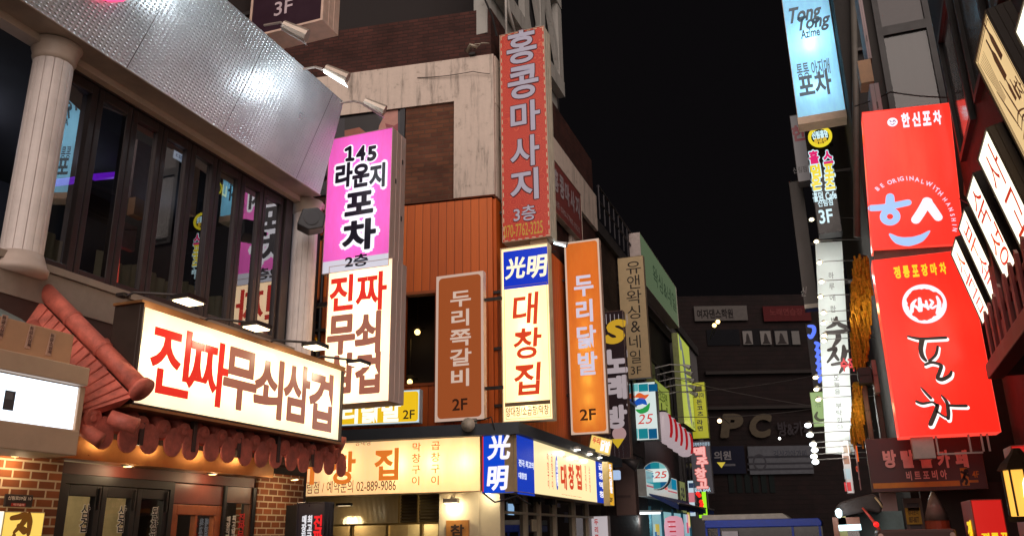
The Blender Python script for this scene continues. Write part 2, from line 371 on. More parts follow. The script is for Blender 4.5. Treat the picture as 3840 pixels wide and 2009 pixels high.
# ------------------------------------------------------------------ sign boxes
class Sign:
    """a sign box whose face lies on a vertical plane; local x right, y into the box, z up from its lower left corner"""
    def __init__(s, name, label, cat, pl, tl, br, th, case, face, border=.025, group=None, ry=0.0, round_=0.0, proud=.012, hollow=False, rx=0.0, dims=None, dep=0.0):
        if dims: u0, z0, u1, z1 = dims
        else:
            u0, z1 = hit(pl, *tl); u1, z0 = hit(pl, *br)
        if u1 < u0: u0, u1 = u1, u0
        s.pl, s.u0, s.z0, s.w, s.h, s.th, s.ry = pl, u0, z0, u1 - u0, z1 - z0, th, R(ry)
        s.root = thing(name, label, cat, wpt(pl, u0, z0, dep), pl[2], group, rx, ry)
        w, h, b = s.w, s.h, border
        c = MB()
        t = .006
        c.box(0, t, 0, th, 0, h); c.box(w - t, w, 0, th, 0, h); c.box(t, w - t, 0, th, 0, t); c.box(t, w - t, 0, th, h - t, h); c.box(t, w - t, th - t, th, t, h - t)
        if b:
            c.box(0, b, -proud, -.0005, 0, h); c.box(w - b, w, -proud, -.0005, 0, h); c.box(b, w - b, -proud, -.0005, 0, b); c.box(b, w - b, -proud, -.0005, h - b, h)
            for k in (0.33, .66):
                c.box(w - .0035, w + .003, th * k - .003, th * k + .003, .002, h - .002)
        s.casing = c.build('casing', case, s.root, bevel=.003)
        e = b if b else t
        f = MB()
        f.add([(e, 0, e), (w - e, 0, e), (w - e, 0, h - e), (e, 0, h - e)], [(0, 1, 2, 3)])
        s.face = f.build('face_panel', face, s.root)
        s.mb = MB(); s.mats = []; s.lmb = s.mb
    def mat(s, m):
        if m not in s.mats: s.mats.append(m)
        return s.mats.index(m)
    def loc(s, px, py):
        u, z = hit(s.pl, px, py); u -= s.u0; z -= s.z0; c, q = math.cos(s.ry), math.sin(s.ry)
        return u * c - z * q, u * q + z * c
    def bx(s, x0, y0, x1, y1):
        a, b = s.loc(x0, y0); c, d = s.loc(x1, y1)
        return min(a, c), min(b, d), max(a, c), max(b, d)
    def t(s, text, x0, y0, x1, y1, m, bold=.02, y=-.004, **k):
        a = s.bx(x0, y0, x1, y1); s.mb.text(text, *a, y=y, m=s.mat(m), bold=bold, **k); return s
    def v(s, text, x0, y0, x1, y1, m, bold=.02, y=-.004, fill=.95, **k):
        a = s.bx(x0, y0, x1, y1); n = len(text); dh = (a[3] - a[1]) / n
        for i, ch in enumerate(text):
            zt = a[3] - i * dh; s.mb.text(ch, a[0], zt - dh * (.5 + fill / 2), a[2], zt - dh * (.5 - fill / 2), y=y, m=s.mat(m), bold=bold, em=True, **k)
        return s
    def r(s, x0, y0, x1, y1, m, y=-.002):
        a = s.bx(x0, y0, x1, y1)
        s.mb.add([(a[0], y, a[1]), (a[2], y, a[1]), (a[2], y, a[3]), (a[0], y, a[3])], [(0, 1, 2, 3)], s.mat(m)); return s
    def frame(s, x0, y0, x1, y1, wd, m, y=-.003):
        a = s.bx(x0, y0, x1, y1); i = s.mat(m)
        s.mb.box(a[0], a[0] + wd, y, y + .002, a[1], a[3], i); s.mb.box(a[2] - wd, a[2], y, y + .002, a[1], a[3], i)
        s.mb.box(a[0] + wd, a[2] - wd, y, y + .002, a[1], a[1] + wd, i); s.mb.box(a[0] + wd, a[2] - wd, y, y + .002, a[3] - wd, a[3], i); return s
    def done(s, name='lettering'):
        if s.mb.v: s.mb.build(name, s.mats, s.root)
        s.mb = MB(); s.mats = []
        return s
    def mount(s, arms=((.2,), (.8,)), side=-1, length=.5, m=None):
        """brackets that hold the box to the wall beside it"""
        b = MB()
        for (k,) in arms:
            z = s.h * k
            if side < 0: b.box(-length, .0, s.th * .35, s.th * .35 + .05, z - .025, z + .025)
            else: b.box(s.w, s.w + length, s.th * .35, s.th * .35 + .05, z - .025, z + .025)
        b.build('bracket', m or D((70, 66, 64), .5, .6), s.root)
        return s
    def tubes(s, zs, power, color, x=.5, y=.55):
        for q in zs: lamp('tube_lamp', s.root, (s.w * (q[1] if isinstance(q, tuple) else x), s.th * y, s.h * (q[0] if isinstance(q, tuple) else q)), power, color, .02)
        return s

# ------------------------------------------------------------------ the ground
g = MB(); g.add([(-300, -300, 0), (300, -300, 0), (300, 300, 0), (-300, 300, 0)], [(0, 1, 2, 3)])
tag(g.build('ground', D((70, 68, 66), .7, var=.3, scale=3)), None, None, kind='structure')
g = MB(); g.add([(-3.6, -30, .004), (1.0, -30, .004), (1.0, 36, .004), (-3.6, 36, .004)], [(0, 1, 2, 3)])
tag(g.build('road', D((52, 51, 52), .45, var=.3, scale=8)), None, None, kind='structure')
g = MB(); g.box(-3.9, -3.6, -30, 36, 0, .12)
tag(g.build('kerb', D((120, 116, 112), .8)), None, None, kind='structure')

CREAM = (206, 190, 176); BLACKM = D((34, 32, 33), .45, .3); DARKW = D((38, 30, 30), .6)

# ================================================================== the restaurant on the left
rb = thing('restaurant_building', 'restaurant with embossed steel cladding, white fluted columns and a red tiled eave', 'building', (-5.3, 2.0, 0), 90)
# local frame: x along the street, y into the building, z up
YO = 2.0
def rx(px, py, X): u, z = hit(leftwall(X), px, py); return u - YO, z
WX = .1                                        # window plane sits 0.1 m behind the facade line
w0 = 2.25; w1 = 5.40; zt = 5.29; zb = 3.61
b = MB()
b.box(-1.5, 6.0, .9, 7.0, 5.42, 9.0); b.box(-1.5, 6.0, .25, .9, 5.42, 6.45)                       # upper storeys behind the cladding
b.box(5.86, 6.0, .02, 7.0, 0, 5.42)                          # end wall
b.box(-1.5, 6.0, 6.5, 7.0, 0, 5.42)                          # back wall
b.box(-1.5, -.1, .02, 6.5, 0, 5.42)
b.build('wall', D((58, 48, 46), .8, bump=.3), rb)
b = MB(); b.box(-.1, 5.86, .06, 6.5, 3.36, 3.54); b.build('floor_slab', D((66, 60, 58), .8), rb)
b = MB(); b.box(-.1, 5.86, .13, 6.5, 5.31, 5.415); b.build('ceiling', D((40, 38, 40), .8), rb)
b = MB(); b.box(-.1, 5.86, 2.6, 2.7, 3.54, 5.31); b.build('partition', D((30, 30, 36), .7), rb)
# beam above the windows
b = MB(); b.box(-1.2, 5.98, 0.0, .125, 5.292, 5.352); b.box(-1.2, 5.98, -.03, .125, 5.353, 5.42)
b.build('lintel', D((196, 176, 158), .55, var=.1), rb)
b = MB(); b.box(-.1, 5.86, -.02, .2, 3.545, 3.60); b.box(-.1, 5.86, .0, .2, 3.30, 3.54); b.build('sill', D((150, 135, 122), .6), rb)
# steel cladding, its top leaning out over the street
b = MB()
ya, yb = .3, 5.58
b.add([(ya, -.22, 5.36), (yb, -.22, 5.36), (yb, -.472, 6.5), (ya, -.472, 6.5), (ya, .24, 5.36), (yb, .24, 5.36), (yb, .24, 6.5), (ya, .24, 6.5)],
      [(0, 1, 2, 3), (1, 5, 6, 2), (3, 2, 6, 7), (0, 3, 7, 4), (0, 4, 5, 1), (5, 4, 7, 6)])
cl = b.build('steel_cladding', embossed_steel(), rb)
b = MB(); b.box(ya, yb, -.225, .0, 5.352, 5.3595); b.tube([(ya, -.225, 5.357), (yb, -.225, 5.357)], .008, 6); b.build('cladding_edge', D((176, 160, 148), .4, .3), cl)
# columns
def column(cx, r, z0, z1, dy):
    c = MB(); n = 12
    pts = []
    for k in range(14 * 5):
        q = 2 * math.pi * (k // 5 + (0, .04, .08, .36, .68)[k % 5]) / 14; rr = r * (.90 if k % 5 == 1 else (1, 1, 1, 1.012, 1.012)[k % 5]); pts.append((cx + rr * math.cos(q), dy + rr * math.sin(q)))
    c.slab(pts, z0 + .1, z1 - .12)
    co = c.build('column', D((230, 218, 212), .5, var=.12), rb)
    c = MB(); c.lathe([(r * 1.02, z1 - .16), (r * 1.12, z1 - .12), (r * 1.10, z1 - .10), (r * 1.22, z1 - .05), (r * 1.2, z1 - .035), (r * 1.34, z1)], cx, dy, 32); c.build('capital', D((200, 180, 164), .5, var=.1), co, True)
    c = MB(); c.lathe([(r * 1.36, z0 - .01), (r * 1.4, z0 + .03), (r * 1.26, z0 + .05), (r * 1.2, z0 + .08), (r * 1.05, z0 + .14)], cx, dy, 32); c.build('base', D((196, 178, 166), .5, var=.1), co, True)
    return co
column(2.20, .142, 3.48, 5.345, .03)
column(5.70, .14, 3.30, 5.345, .03)
for xk in (2.6, 3.8, 5.0): lamp('room_light', rb, (xk, 1.5, 5.1), 5, (.72, .78, 1), .2)  # unseen lamps added to lift the dark upstairs panes
lamp('room_light', rb, (3.6, .7, 3.75), 1.2, (1, .8, .45), .1)
# folding windows: seven leaves
fm = D((66, 58, 58), .35, .5, var=.1)
gl = glass((.42, .45, .47), .30)
nW = 8; pw = (w1 - w0 - .12) / nW
for i in range(nW):
    xa = w0 + .10 + i * pw; xb = xa + pw - .012
    f = MB(); e = .052 if i % 2 else .06
    f.box(xa, xa + e, WX, WX + .06, zb, zt - .01); f.box(xb - e, xb, WX, WX + .06, zb, zt - .01)
    f.box(xa + e, xb - e, WX, WX + .06, zb, zb + .08); f.box(xa + e, xb - e, WX, WX + .06, zt - .10, zt - .01)
    wo = f.build('window', fm, rb, bevel=.006)
    p = MB(); t0 = {0: .020, 1: -.02, 4: .008}.get(i, 0)
    yy = WX + .03
    p.add([(xa + e, yy - t0, zb + .08), (xb - e, yy + t0, zb + .08), (xb - e, yy + t0, zt - .1), (xa + e, yy - t0, zt - .1)], [(0, 1, 2, 3)])
    p.build('pane', gl, wo)
f = MB(); f.box(w0 - .06, w0 + .09, WX - .03, WX + .08, zb - .02, zt); f.box(w1 - .03, w1 + .1, WX - .03, WX + .08, zb - .02, zt)
f.box(w0 + .09, w1 - .03, WX - .03, WX + .08, zt - .008, zt + .02); f.box(w0 + .09, w1 - .03, WX - .03, WX + .08, zb - .07, zb - .002)
f.build('window_frame', fm, rb, bevel=.006)
# half curtains along the sill, lit from the room
c = MB(); n = 160; vs = []; fs = []
for i in range(n + 1):
    x = w0 + .1 + (w1 - w0 - .2) * i / n; yy = WX + .16 + .022 * math.sin(i * 1.15) + .01 * math.sin(i * .37)
    top = zb + .34 + .03 * math.sin(i * .21)
    vs += [(x, yy, zb - .05), (x, yy, top)]
for i in range(n):
    if (i // 20) % 2 == 0 or i > 60: fs.append((2 * i, 2 * i + 2, 2 * i + 3, 2 * i + 1))
c.add(vs, fs); c.build('curtain', D((214, 196, 158), .9), rb, True)
# things that glow inside the upstairs room
def inroom(px, py, dep=.5):
    u, z = hit((-5.3 - dep, 0, 90), px, py); return u - YO, z
t = thing('neon_strip', 'violet neon strip glowing behind the upstairs windows', 'neon light', wpt(leftwall(-5.3), 0, 0)); t.location = (0, 0, 0)
m_ = MB()
for (x0, y0, x1, y1) in ((124, 462, 200, 452), (236, 446, 299, 440)):
    a, za = inroom(x0, y0, 1.2); b_, zb_ = inroom(x1, y1, 1.2)
    m_.tube([(-6.5, YO + a, za), (-6.5, YO + b_, zb_)], .035, 6)
m_.build('tube', E((120, 30, 215), 1.4), t)
m_ = MB(); a, za = inroom(124, 470, 1.25); b_, zb_ = inroom(300, 452, 1.25)
m_.box(-6.60, -6.545, YO + a - .1, YO + b_ + .1, za - .06, za + .12); m_.build('holder', BLACKM, t)
a, za = inroom(365, 640, .9)
t = thing('room_lamp', 'green lamp glowing inside the dark upstairs room', 'lamp', (-6.2, YO + a, za))
m_ = MB(); m_.lathe([(.012, -.05), (.035, -.02), (.03, .03), (.008, .06)], 0, 0, 12); m_.build('bulb', E((150, 230, 20), 2.2), t, True)
m_ = MB(); m_.tube([(0, 0, .06), (0, 0, 5.31 - za)], .006, 6); m_.build('cord', BLACKM, t)
lamp('bulb_light', t, (0, 0, 0), 1.2, (.55, 1, .1), .03)
for i, (px, py, wd, ht, rgb) in enumerate(((404, 382, .035, .17, (190, 225, 235)),)):
    a, za = inroom(px, py, .35)
    t = thing('wall_light', 'slim white wall light glowing behind the fourth window leaf', 'lamp', (-5.65, YO + a, za - ht / 2), 90)
    m_ = MB(); m_.box(-wd / 2, wd / 2, -.02, .0, 0, ht); m_.build('diffuser', E(rgb, .8), t, bevel=.008)
    m_ = MB(); m_.box(-wd / 2 - .01, wd / 2 + .01, .001, .05, -.01, ht + .01); m_.build('holder', BLACKM, t)
# panels added behind the glass as mirrored reflections of street signs
s_ = Sign('reflection_panel', 'small white notice with reversed letters behind the upstairs glass', 'notice', leftwall(-5.48), (437, 375), (489, 428), .012, D((190, 200, 210)), L((196, 206, 226), .85), 0)
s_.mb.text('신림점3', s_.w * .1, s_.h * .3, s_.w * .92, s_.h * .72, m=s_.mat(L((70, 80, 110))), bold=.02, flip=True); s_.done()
s_ = Sign('reflection_panel', 'red and yellow notice with reversed letters behind the upstairs glass', 'notice', leftwall(-5.48), (526, 436), (569, 500), .012, D((60, 40, 40)), L((52, 34, 30), .8), 0)
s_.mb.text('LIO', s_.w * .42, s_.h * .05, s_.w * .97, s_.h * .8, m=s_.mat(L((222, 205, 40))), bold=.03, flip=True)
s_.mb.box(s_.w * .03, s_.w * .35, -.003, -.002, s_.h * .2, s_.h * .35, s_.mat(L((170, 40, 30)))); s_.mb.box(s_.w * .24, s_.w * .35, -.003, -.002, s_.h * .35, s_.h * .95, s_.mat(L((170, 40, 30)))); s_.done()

# ground floor shop front
BR = brick((150, 88, 52), (112, 66, 44), (196, 178, 150), .145, .062, .008)
door_y = .0
yA, _ = rx(136, 1300, -5.3); yB, _ = rx(632, 1300, -5.3)
b = MB(); b.box(-.1, yA - .02, -.04, .2, 0, 2.36); b.build('brick_pier', BR, rb)
b = MB(); b.box(yB + .02, 5.86, -.04, .2, 0, 2.26); b.build('brick_pier', BR, rb)
b = MB(); b.box(-.1, 5.86, .01, .2, 2.36, 3.3); b.build('upper_wall', D((74, 52, 46), .7), rb)
# polished steel fascia under the eave, its orange reflections put into the base colour
xa_, za_ = rx(190, 1110, -5.12); xb_, zb2 = rx(688, 1192, -5.12)
b = MB(); b.box(xa_ - .15, xb_, -.18, .009, 2.20, 2.37); b.build('steel_fascia', D((168, 116, 66), .3, .8, var=.3, scale=2.5), rb)
b = MB(); b.box(yA - .02, yB + .02, -.01, .1, 2.11, 2.195); b.build('lintel_board', D((92, 40, 32), .5), rb)
xp0, _ = rx(428, 1280, -5.3); xp1, _ = rx(556, 1280, -5.3)
b = MB(); b.box(yA - .02, yA + .03, -.03, .1, 0, 2.105); b.box(xp0 - .05, xp0, -.03, .1, 0, 2.105); b.box(xp1, xp1 + .035, -.03, .1, 0, 2.105); b.box(yB - .03, yB + .02, -.03, .1, 0, 2.105)
b.box(yA + .03, xp0 - .05, -.03, .1, 2.04, 2.105)
b.build('door_frame', BLACKM, rb)
# lit dining room behind the doors
b = MB(); b.box(yA, yB, 1.5, 1.55, 0, 3.3); b.build('room_wall', D((206, 190, 150), .8), rb)
b = MB(); b.box(yA, yB, .2, 1.5, 2.5, 2.54); b.build('room_ceiling', D((200, 190, 170), .8), rb)
lamp('room_light', rb, ((yA + yB) / 2 - .4, .7, 2.3), 14, (1, .86, .62), .25)
lamp('room_light', rb, (yB - .3, .6, 2.3), 6, (1, .82, .55), .2)
doors = [(yA + .03 + k * (xp0 - .05 - yA - .03) / 3, yA + .03 + (k + 1) * (xp0 - .05 - yA - .03) / 3) for k in range(3)]
door_text = ('삼겹 김치찜', '삼겹 김치찜', '된장찌개')
dglass = glass((.92, .92, .88), .10)
for (a, c), tx in zip(doors, door_text):
    f = MB(); e = .055
    f.box(a + .003, a + e, -.02, .04, .05, 2.035); f.box(c - e, c - .003, -.02, .04, .05, 2.035); f.box(a + e, c - e, -.02, .04, .05, .4); f.box(a + e, c - e, -.02, .04, 1.955, 2.035)
    d = f.build('door', BLACKM, rb, bevel=.004)
    p = MB(); p.add([(a + e, .01, .4), (c - e, .01, .4), (c - e, .01, 1.955), (a + e, .01, 1.955)], [(0, 1, 2, 3)]); p.build('pane', dglass, d)
    p = MB(); zz = 1.90
    for ch in tx:
        if ch != ' ': p.text(ch, c - e - .10, zz - .105, c - e - .015, zz, y=.0055, m=0, bold=.055, em=True); p.text(ch, c - e - .10, zz - .105, c - e - .015, zz, y=.003, m=1, bold=.02, em=True)
        zz -= .10 if ch != ' ' else .04
    p.build('lettering', [D((230, 230, 226), .5), D((30, 26, 26), .5)], d)
    f = MB(); f.box(c - .035, c - .02, -.035, -.0205, 1.86, 2.02); f.build('hinge', BLACKM, d)
# wooden door
f = MB()
f.box(xp0 + .005, xp1 - .005, -.012, .05, 1.93, 2.10, 1)
f.box(xp0 + .005, xp0 + .07, -.012, .05, .05, 1.925); f.box(xp1 - .07, xp1 - .005, -.012, .05, .05, 1.925); f.box(xp0 + .07, xp1 - .07, -.012, .05, .05, 1.0); f.box(xp0 + .07, xp1 - .07, -.012, .05, 1.84, 1.925)
xm = (xp0 + xp1) / 2
f.box(xm - .015, xm + .015, -.008, .045, 1.0, 1.84); f.box(xp0 + .07, xp0 + .095, -.008, .045, 1.0, 1.84); f.box(xp1 - .095, xp1 - .07, -.008, .045, 1.0, 1.84)
wd = f.build('wooden_door', [D((146, 78, 40), .4, var=.3, scale=9), D((108, 56, 46), .35, var=.15)], rb, bevel=.004)
p = MB(); p.add([(xp0 + .09, .02, 1.0), (xp1 - .09, .02, 1.0), (xp1 - .09, .02, 1.84), (xp0 + .09, .02, 1.84)], [(0, 1, 2, 3)]); p.build('pane', dglass, wd)
# side window with red and white letters
f = MB(); f.box(xp1 + .035, yB - .03, -.01, .05, 1.96, 2.105); f.box(yB - .055, yB - .03, -.015, .05, .9, 1.955, 0)
sw = f.build('side_window', [D((104, 62, 40), .4, var=.3)], rb)
p = MB(); p.add([(xp1 + .035, .02, .9), (yB - .055, .02, .9), (yB - .055, .02, 1.955), (xp1 + .035, .02, 1.955)], [(0, 1, 2, 3)]); p.build('pane', dglass, sw)
p = MB(); wS = yB - .055 - xp1 - .035; x_ = xp1 + .035
for tx, u0, u1, hh, mm, zz in (('진짜무쇠삼겹', .66, .95, .075, 0, 1.87), ('최고급국내산생삼겹', .42, .58, .052, 1, 1.85), ('매장직접숙성삼겹', .2, .36, .052, 1, 1.84)):
    for ch in tx: p.text(ch, x_ + wS * u0, zz - hh, x_ + wS * u1, zz, y=.014, m=mm, bold=.04, em=True); zz -= hh * 1.03
p.build('lettering', [D((190, 30, 26), .5), D((220, 216, 210), .5)], sw)
for k in range(4):
    xk = yA + .35 + k * (yB - yA - .6) / 3
    q = MB(); q.lathe([(.045, 2.395), (.05, 2.40), (.05, 2.42)], xk, -.42, 14); dl = q.build('downlight', D((120, 110, 100), .4, .5), rb)
    q = MB(); q.lathe([(.001, 2.393), (.036, 2.3935), (.036, 2.394)], xk, -.42, 14); q.build('lens', E((255, 206, 130), 6), dl)
    lamp('downlight_beam', rb, (xk, -.42, 2.36), 1.6, (1, .70, .38), .04)
for k in range(6):  # downlights added as street-level fill, brightening brick and doors
    xk = (.55, 1.3, 2.3, 3.3, 4.3, 5.3)[k]; yk = -.30 if k in (0, 5) else -.12
    q = MB(); q.lathe([(.04, 2.185), (.045, 2.19), (.045, 2.199)], xk, yk, 14); dl = q.build('downlight', D((120, 110, 100), .4, .5), rb)
    q = MB(); q.lathe([(.001, 2.183), (.03, 2.1832), (.03, 2.1845)], xk, yk, 14); q.build('lens', E((255, 206, 130), 6), dl)
    lamp('downlight_beam', rb, (xk, yk - .04, 2.15), 5 if k in (0, 5) else 3, (1, .72, .42), .05)
# clutter in the dining room: seen blurred through the glass
random.seed(3)
for k, (x, z, r_, rgb) in enumerate(((xp0 + .2, 1.3, .11, (176, 60, 40)), (xp1 - .15, 1.25, .13, (60, 80, 110)), (yA + .25, 1.4, .12, (120, 60, 50)))):
    p = thing('seated_guest', ('diner in a red top seen through the wooden door', 'diner in a blue top seen through the wooden door', 'diner in a brown top behind the folding doors')[k], 'person', (-5.3 - 1.1, YO + x, .45))
    q = MB(); q.lathe([(.17, 0), (.19, .1), (.17, .3), (.20, .5), (.19, .58), (.08, .63), (.055, .66), (.055, .69), (.085, .73), (.10, .80), (.10, .88), (.07, .95), (.02, .97)], 0, 0, 16)
    q.build('person', D(rgb, .8), p, True)
# red tiled eave with a ridge along its upper edge and a hip on the near side
EV = D((204, 106, 88), .6, var=.42, scale=9, bump=.35)
eo = MB()
ey0, ez0 = rx(222, 1078, -4.62); ey1, ez1 = rx(838, 1192, -4.62)
ezl = ez0 + .06
run = .68                                                   # slope from the edge (local y = -.68) up to the wall (y = 0)
zu = 3.12
nT = 15; pitch = (ey1 - ey0) / (nT - 1)
zq = lambda yy: ezl + .03 + (zu - ezl) * (yy + run) / run   # height of the slope
eo.add([(ey0 - .15, -run, ezl - .02), (ey1 + .12, -run, ezl - .02), (ey1 + .12, .0, zu), (ey0 - .15, .0, zu), (ey0 - .15, -run, ezl - .07), (ey1 + .12, -run, ezl - .07), (ey1 + .12, .0, zu - .2), (ey0 - .15, .0, zu - .2)],
       [(0, 1, 2, 3), (4, 7, 6, 5), (0, 4, 5, 1), (1, 5, 6, 2), (3, 2, 6, 7), (0, 3, 7, 4)])
for i in range(nT):
    x = ey0 + i * pitch
    eo.tube([(x, -run - .02, ezl + .012), (x, -run * .5, zq(-run * .5)), (x, -.02, zq(-.02))], .048, 10)
ev = eo.build('tiled_eave', EV, rb, True)
for i in range(nT):
    x = ey0 + i * pitch
    e = MB(); e.tube([(x, -run - .035, ezl + .008), (x, -run - .012, ezl + .012)], [.07, .072], 16)
    e.tube([(x, -run - .042, ezl + .007), (x, -run - .036, ezl + .007)], [.02, .03], 10)
    xm_ = x + pitch / 2; zc = ezl - .035
    # the drip tile between two round caps hangs lower and ends in a point
    prof = [((.088 - .012 * math.sin(a_)) * math.cos(a_) + .012 * math.sin(i * 2.7), -.04 + .112 * math.sin(a_) * (1 + .05 * math.sin(i * 1.9))) for a_ in [math.pi * (1 - j / 9) for j in range(19)][::-1]]
    e.prism([(xm_ + px_, zc + pz_) for px_, pz_ in prof], -run - .03, -run - .012)
    e.build('end_tile', EV, ev, bevel=.004)
rdg = MB()
h0 = Vector((rx(150, 722, -5.2)[0], .06, rx(150, 722, -5.2)[1])); h1x, h1z = rx(356, 978, -4.40)
h1 = Vector((h1x, -.90, h1z))
rdg.tube([h0, h0.lerp(h1, .33), h0.lerp(h1, .66), h1], [.066, .064, .064, .066], 16)
dr = (h1 - h0).normalized()
for k in (.32, .63): q = h0.lerp(h1, k); rdg.tube([q - dr * .012, q + dr * .012], .071, 16)
rdg.tube([h1 - dr * .02, h1 + dr * .015], [.085, .092], 20)
rdg.build('hip_ridge', EV, rb, True)
# ribbed hip side facing the camera, below the ridge
hs = MB(); lo0 = Vector((ey0 - .30, -.30, ezl + .45)); 
p0 = h0 + Vector((-.05, 0, -.07)); p1 = h1 + Vector((-.05, 0.02, -.06)); p2 = Vector((ey0 - .10, -run + .02, ezl + .02)); p3 = Vector((ey0 - .34, .0, ezl + .12))
hs.add([p0, p1, p2, p3, p0 + Vector((0, .1, -.06)), p1 + Vector((0, .1, -.06)), p2 + Vector((0, .1, -.06)), p3 + Vector((0, .1, -.06))], [(0, 3, 2, 1), (4, 5, 6, 7), (0, 1, 5, 4), (1, 2, 6, 5), (2, 3, 7, 6), (3, 0, 4, 7)])
for k in range(14):
    t_ = (k + .5) / 14; hs.tube([p0.lerp(p1, .1 + .9 * t_) + Vector((-.012, 0, .004)), p3.lerp(p2, t_) + Vector((-.012, 0, .004))], .007, 6)
hs.build('hip_slope', EV, rb)
hx = MB(); hx.tube([h1 + Vector((-.13, .12, -.20)), h1 + Vector((-.02, -.02, -.26))], [.05, .055], 14); hx.tube([h1 + Vector((-.26, .3, -.24)), h1 + Vector((-.18, .12, -.36))], [.045, .05], 14); hx.build('corner_tile', EV, rb, True)
hr = MB(); hr.tube([(ey1 + .06, -.1, 2.95), (ey1 + .10, -run + .02, ezl + .14)], .06, 14); hr.tube([(ey1 + .09, -run + .02, ezl + .14), (ey1 + .11, -run - .03, ezl + .12)], [.075, .085], 18); hr.tube([(ey1 + .13, -.1, 2.75), (ey1 + .2, -run + .12, ezl + .05)], .055, 12)
hr.build('hip_ridge', EV, rb, True)

# ================================================================== the corner building
cx, cy = -5.1, 13.04
FA = 8.0                                        # its front is turned a little towards the camera
cb = thing('corner_building', 'dark brick corner building with stained concrete beams and orange boarding', 'building', (cx, cy, 0), FA)
fp = (cx, cy, FA)
ca, sa = math.cos(R(FA)), math.sin(R(FA))
def cloc(x, y):                                # world -> local of the corner building
    dx, dy = x - cx, y - cy; return dx * ca + dy * sa, -dx * sa + dy * ca
DB = brick((84, 50, 44), (66, 42, 38), (58, 44, 40), .21, .075, .008, dirt=.4)
DB2 = brick((116, 74, 54), (92, 58, 46), (96, 72, 58), .24, .085, .01, dirt=.4)
CO = concrete((220, 202, 188), .62)
zBandB = hit(fp, 1185, 255)[1]; zBandT = hit(fp, 1200, 147)[1]; zPar = hit(fp, 1215, 24)[1]; zClad = hit(fp, 1236, 500)[1]; zLed = hit(fp, 1208, 1075)[1]
foot = [cloc(-5.1, 13.04), cloc(-5.1, 20.5), cloc(-13, 20.5), cloc(-13, cy - 7.9 * math.tan(R(FA)))]
b = MB(); b.slab(foot, zClad + .05, zPar); b.build('wall', DB, cb)
b = MB(); b.slab([cloc(-5.9, 14.2), cloc(-5.9, 20.3), cloc(-12.8, 20.3), cloc(-12.8, 13.2)], zPar, zPar + 4.5); b.build('upper_storey', D((38, 32, 32), .9), cb)
# concrete beam and pier on the front and along the street side
pxl = hit(fp, 1145, 300)[0]
b = MB(); b.box(-7.8, .06, -.08, -.001, zBandB, zBandT); b.box(pxl, .06, -.08, -.001, zClad + .05, zBandB)
b.slab([cloc(-5.1, 13.05), cloc(-5.02, 13.05), cloc(-5.02, 20.5), cloc(-5.1, 20.5)], zBandB - .1, zBandT)
for q in (13.04, 15.4, 17.9): b.slab([cloc(-5.099, q + .02), cloc(-5.03, q + .02), cloc(-5.03, q + .45), cloc(-5.099, q + .45)], zClad + .05, zBandB - .1)
b.build('concrete_beam', CO, cb)
b = MB(); b.box(hit(fp, 1022, 300)[0], pxl - .002, -.03, -.001, zClad + .05, zBandB - .002); b.build('brick_panel', DB2, cb)
# window with a poster, third floor
wl0 = hit(fp, 862, 300)[0]; wl1 = hit(fp, 1021, 300)[0]; wz1 = hit(fp, 950, 252)[1]; wz0 = hit(fp, 1000, 400)[1]
f = MB(); e = .1
f.box(wl0 - 1, wl1 - .003, -.05, -.001, wz1 - .05, zBandB - .003); f.box(wl1 - e, wl1 - .003, -.05, -.001, wz0 - .6, wz1 - .05); f.box(wl0 - 1, wl1 - e, -.05, -.001, wz0 - .6, wz0 - .5)
wo = f.build('window', D((28, 30, 38), .4), cb)
p = MB(); p.add([(wl0 - 1, -.02, wz0 - .5), (wl1 - e, -.02, wz0 - .5), (wl1 - e, -.02, wz1 - .05), (wl0 - 1, -.02, wz1 - .05)], [(0, 1, 2, 3)])
def fq(px, py): return hit(fp, px, py)
def poly(mb, pts, y, m): q = [fq(*p_) for p_ in pts]; mb.add([(x, y, z) for x, z in q], [tuple(range(len(q)))], m)
poly(p, [(868, 285), (905, 262), (945, 285), (962, 310), (958, 345), (868, 345)], -.022, 1)
poly(p, [(966, 268), (1002, 262), (1002, 345), (950, 345), (955, 318), (964, 300)], -.023, 2)
poly(p, [(970, 312), (992, 318), (1002, 312), (1002, 330), (975, 330)], -.024, 3)
poly(p, [(868, 330), (905, 322), (935, 345), (868, 345)], -.024, 4)
p.build('pane', [D((40, 38, 46), .3), D((24, 18, 20), .4), D((178, 124, 112), .4), D((140, 60, 66), .4), D((150, 84, 66), .4)], wo)
# orange boarding with window openings
OR = planks((214, 104, 26), (178, 80, 18), .15)
ow0 = hit(fp, 1019, 850)[0]; ow1 = hit(fp, 1097, 850)[0]; oz1 = hit(fp, 1060, 742)[1]; oz0 = hit(fp, 1060, 965)[1]
lw0 = hit(fp, 700, 850)[0]; lw1 = hit(fp, 812, 850)[0]; lz1 = hit(fp, 790, 758)[1]; lz0 = hit(fp, 790, 960)[1]
b = MB(); T0 = -.06
b.box(-7.8, lw0, T0, .1, zLed, zClad); b.box(lw0, .0, T0, .1, max(oz1, lz1), zClad); b.box(lw0, lw1, T0, .1, lz1, max(oz1, lz1) - .001) if lz1 < oz1 else b.box(ow0, ow1, T0, .1, oz1, lz1 - .001)
b.box(lw1, ow0, T0, .1, zLed, min(max(oz1, lz1), 99) - .002); b.box(ow1, .0, T0, .1, zLed, max(oz1, lz1) - .002); b.box(lw0, lw1, T0, .1, zLed, lz0); b.box(ow0, ow1, T0, .1, zLed, oz0)
b.slab([cloc(-5.1, 13.05), cloc(-5.04, 13.05), cloc(-5.04, 20.5), cloc(-5.1, 20.5)], zLed, zClad)
b.build('orange_boarding', OR, cb)
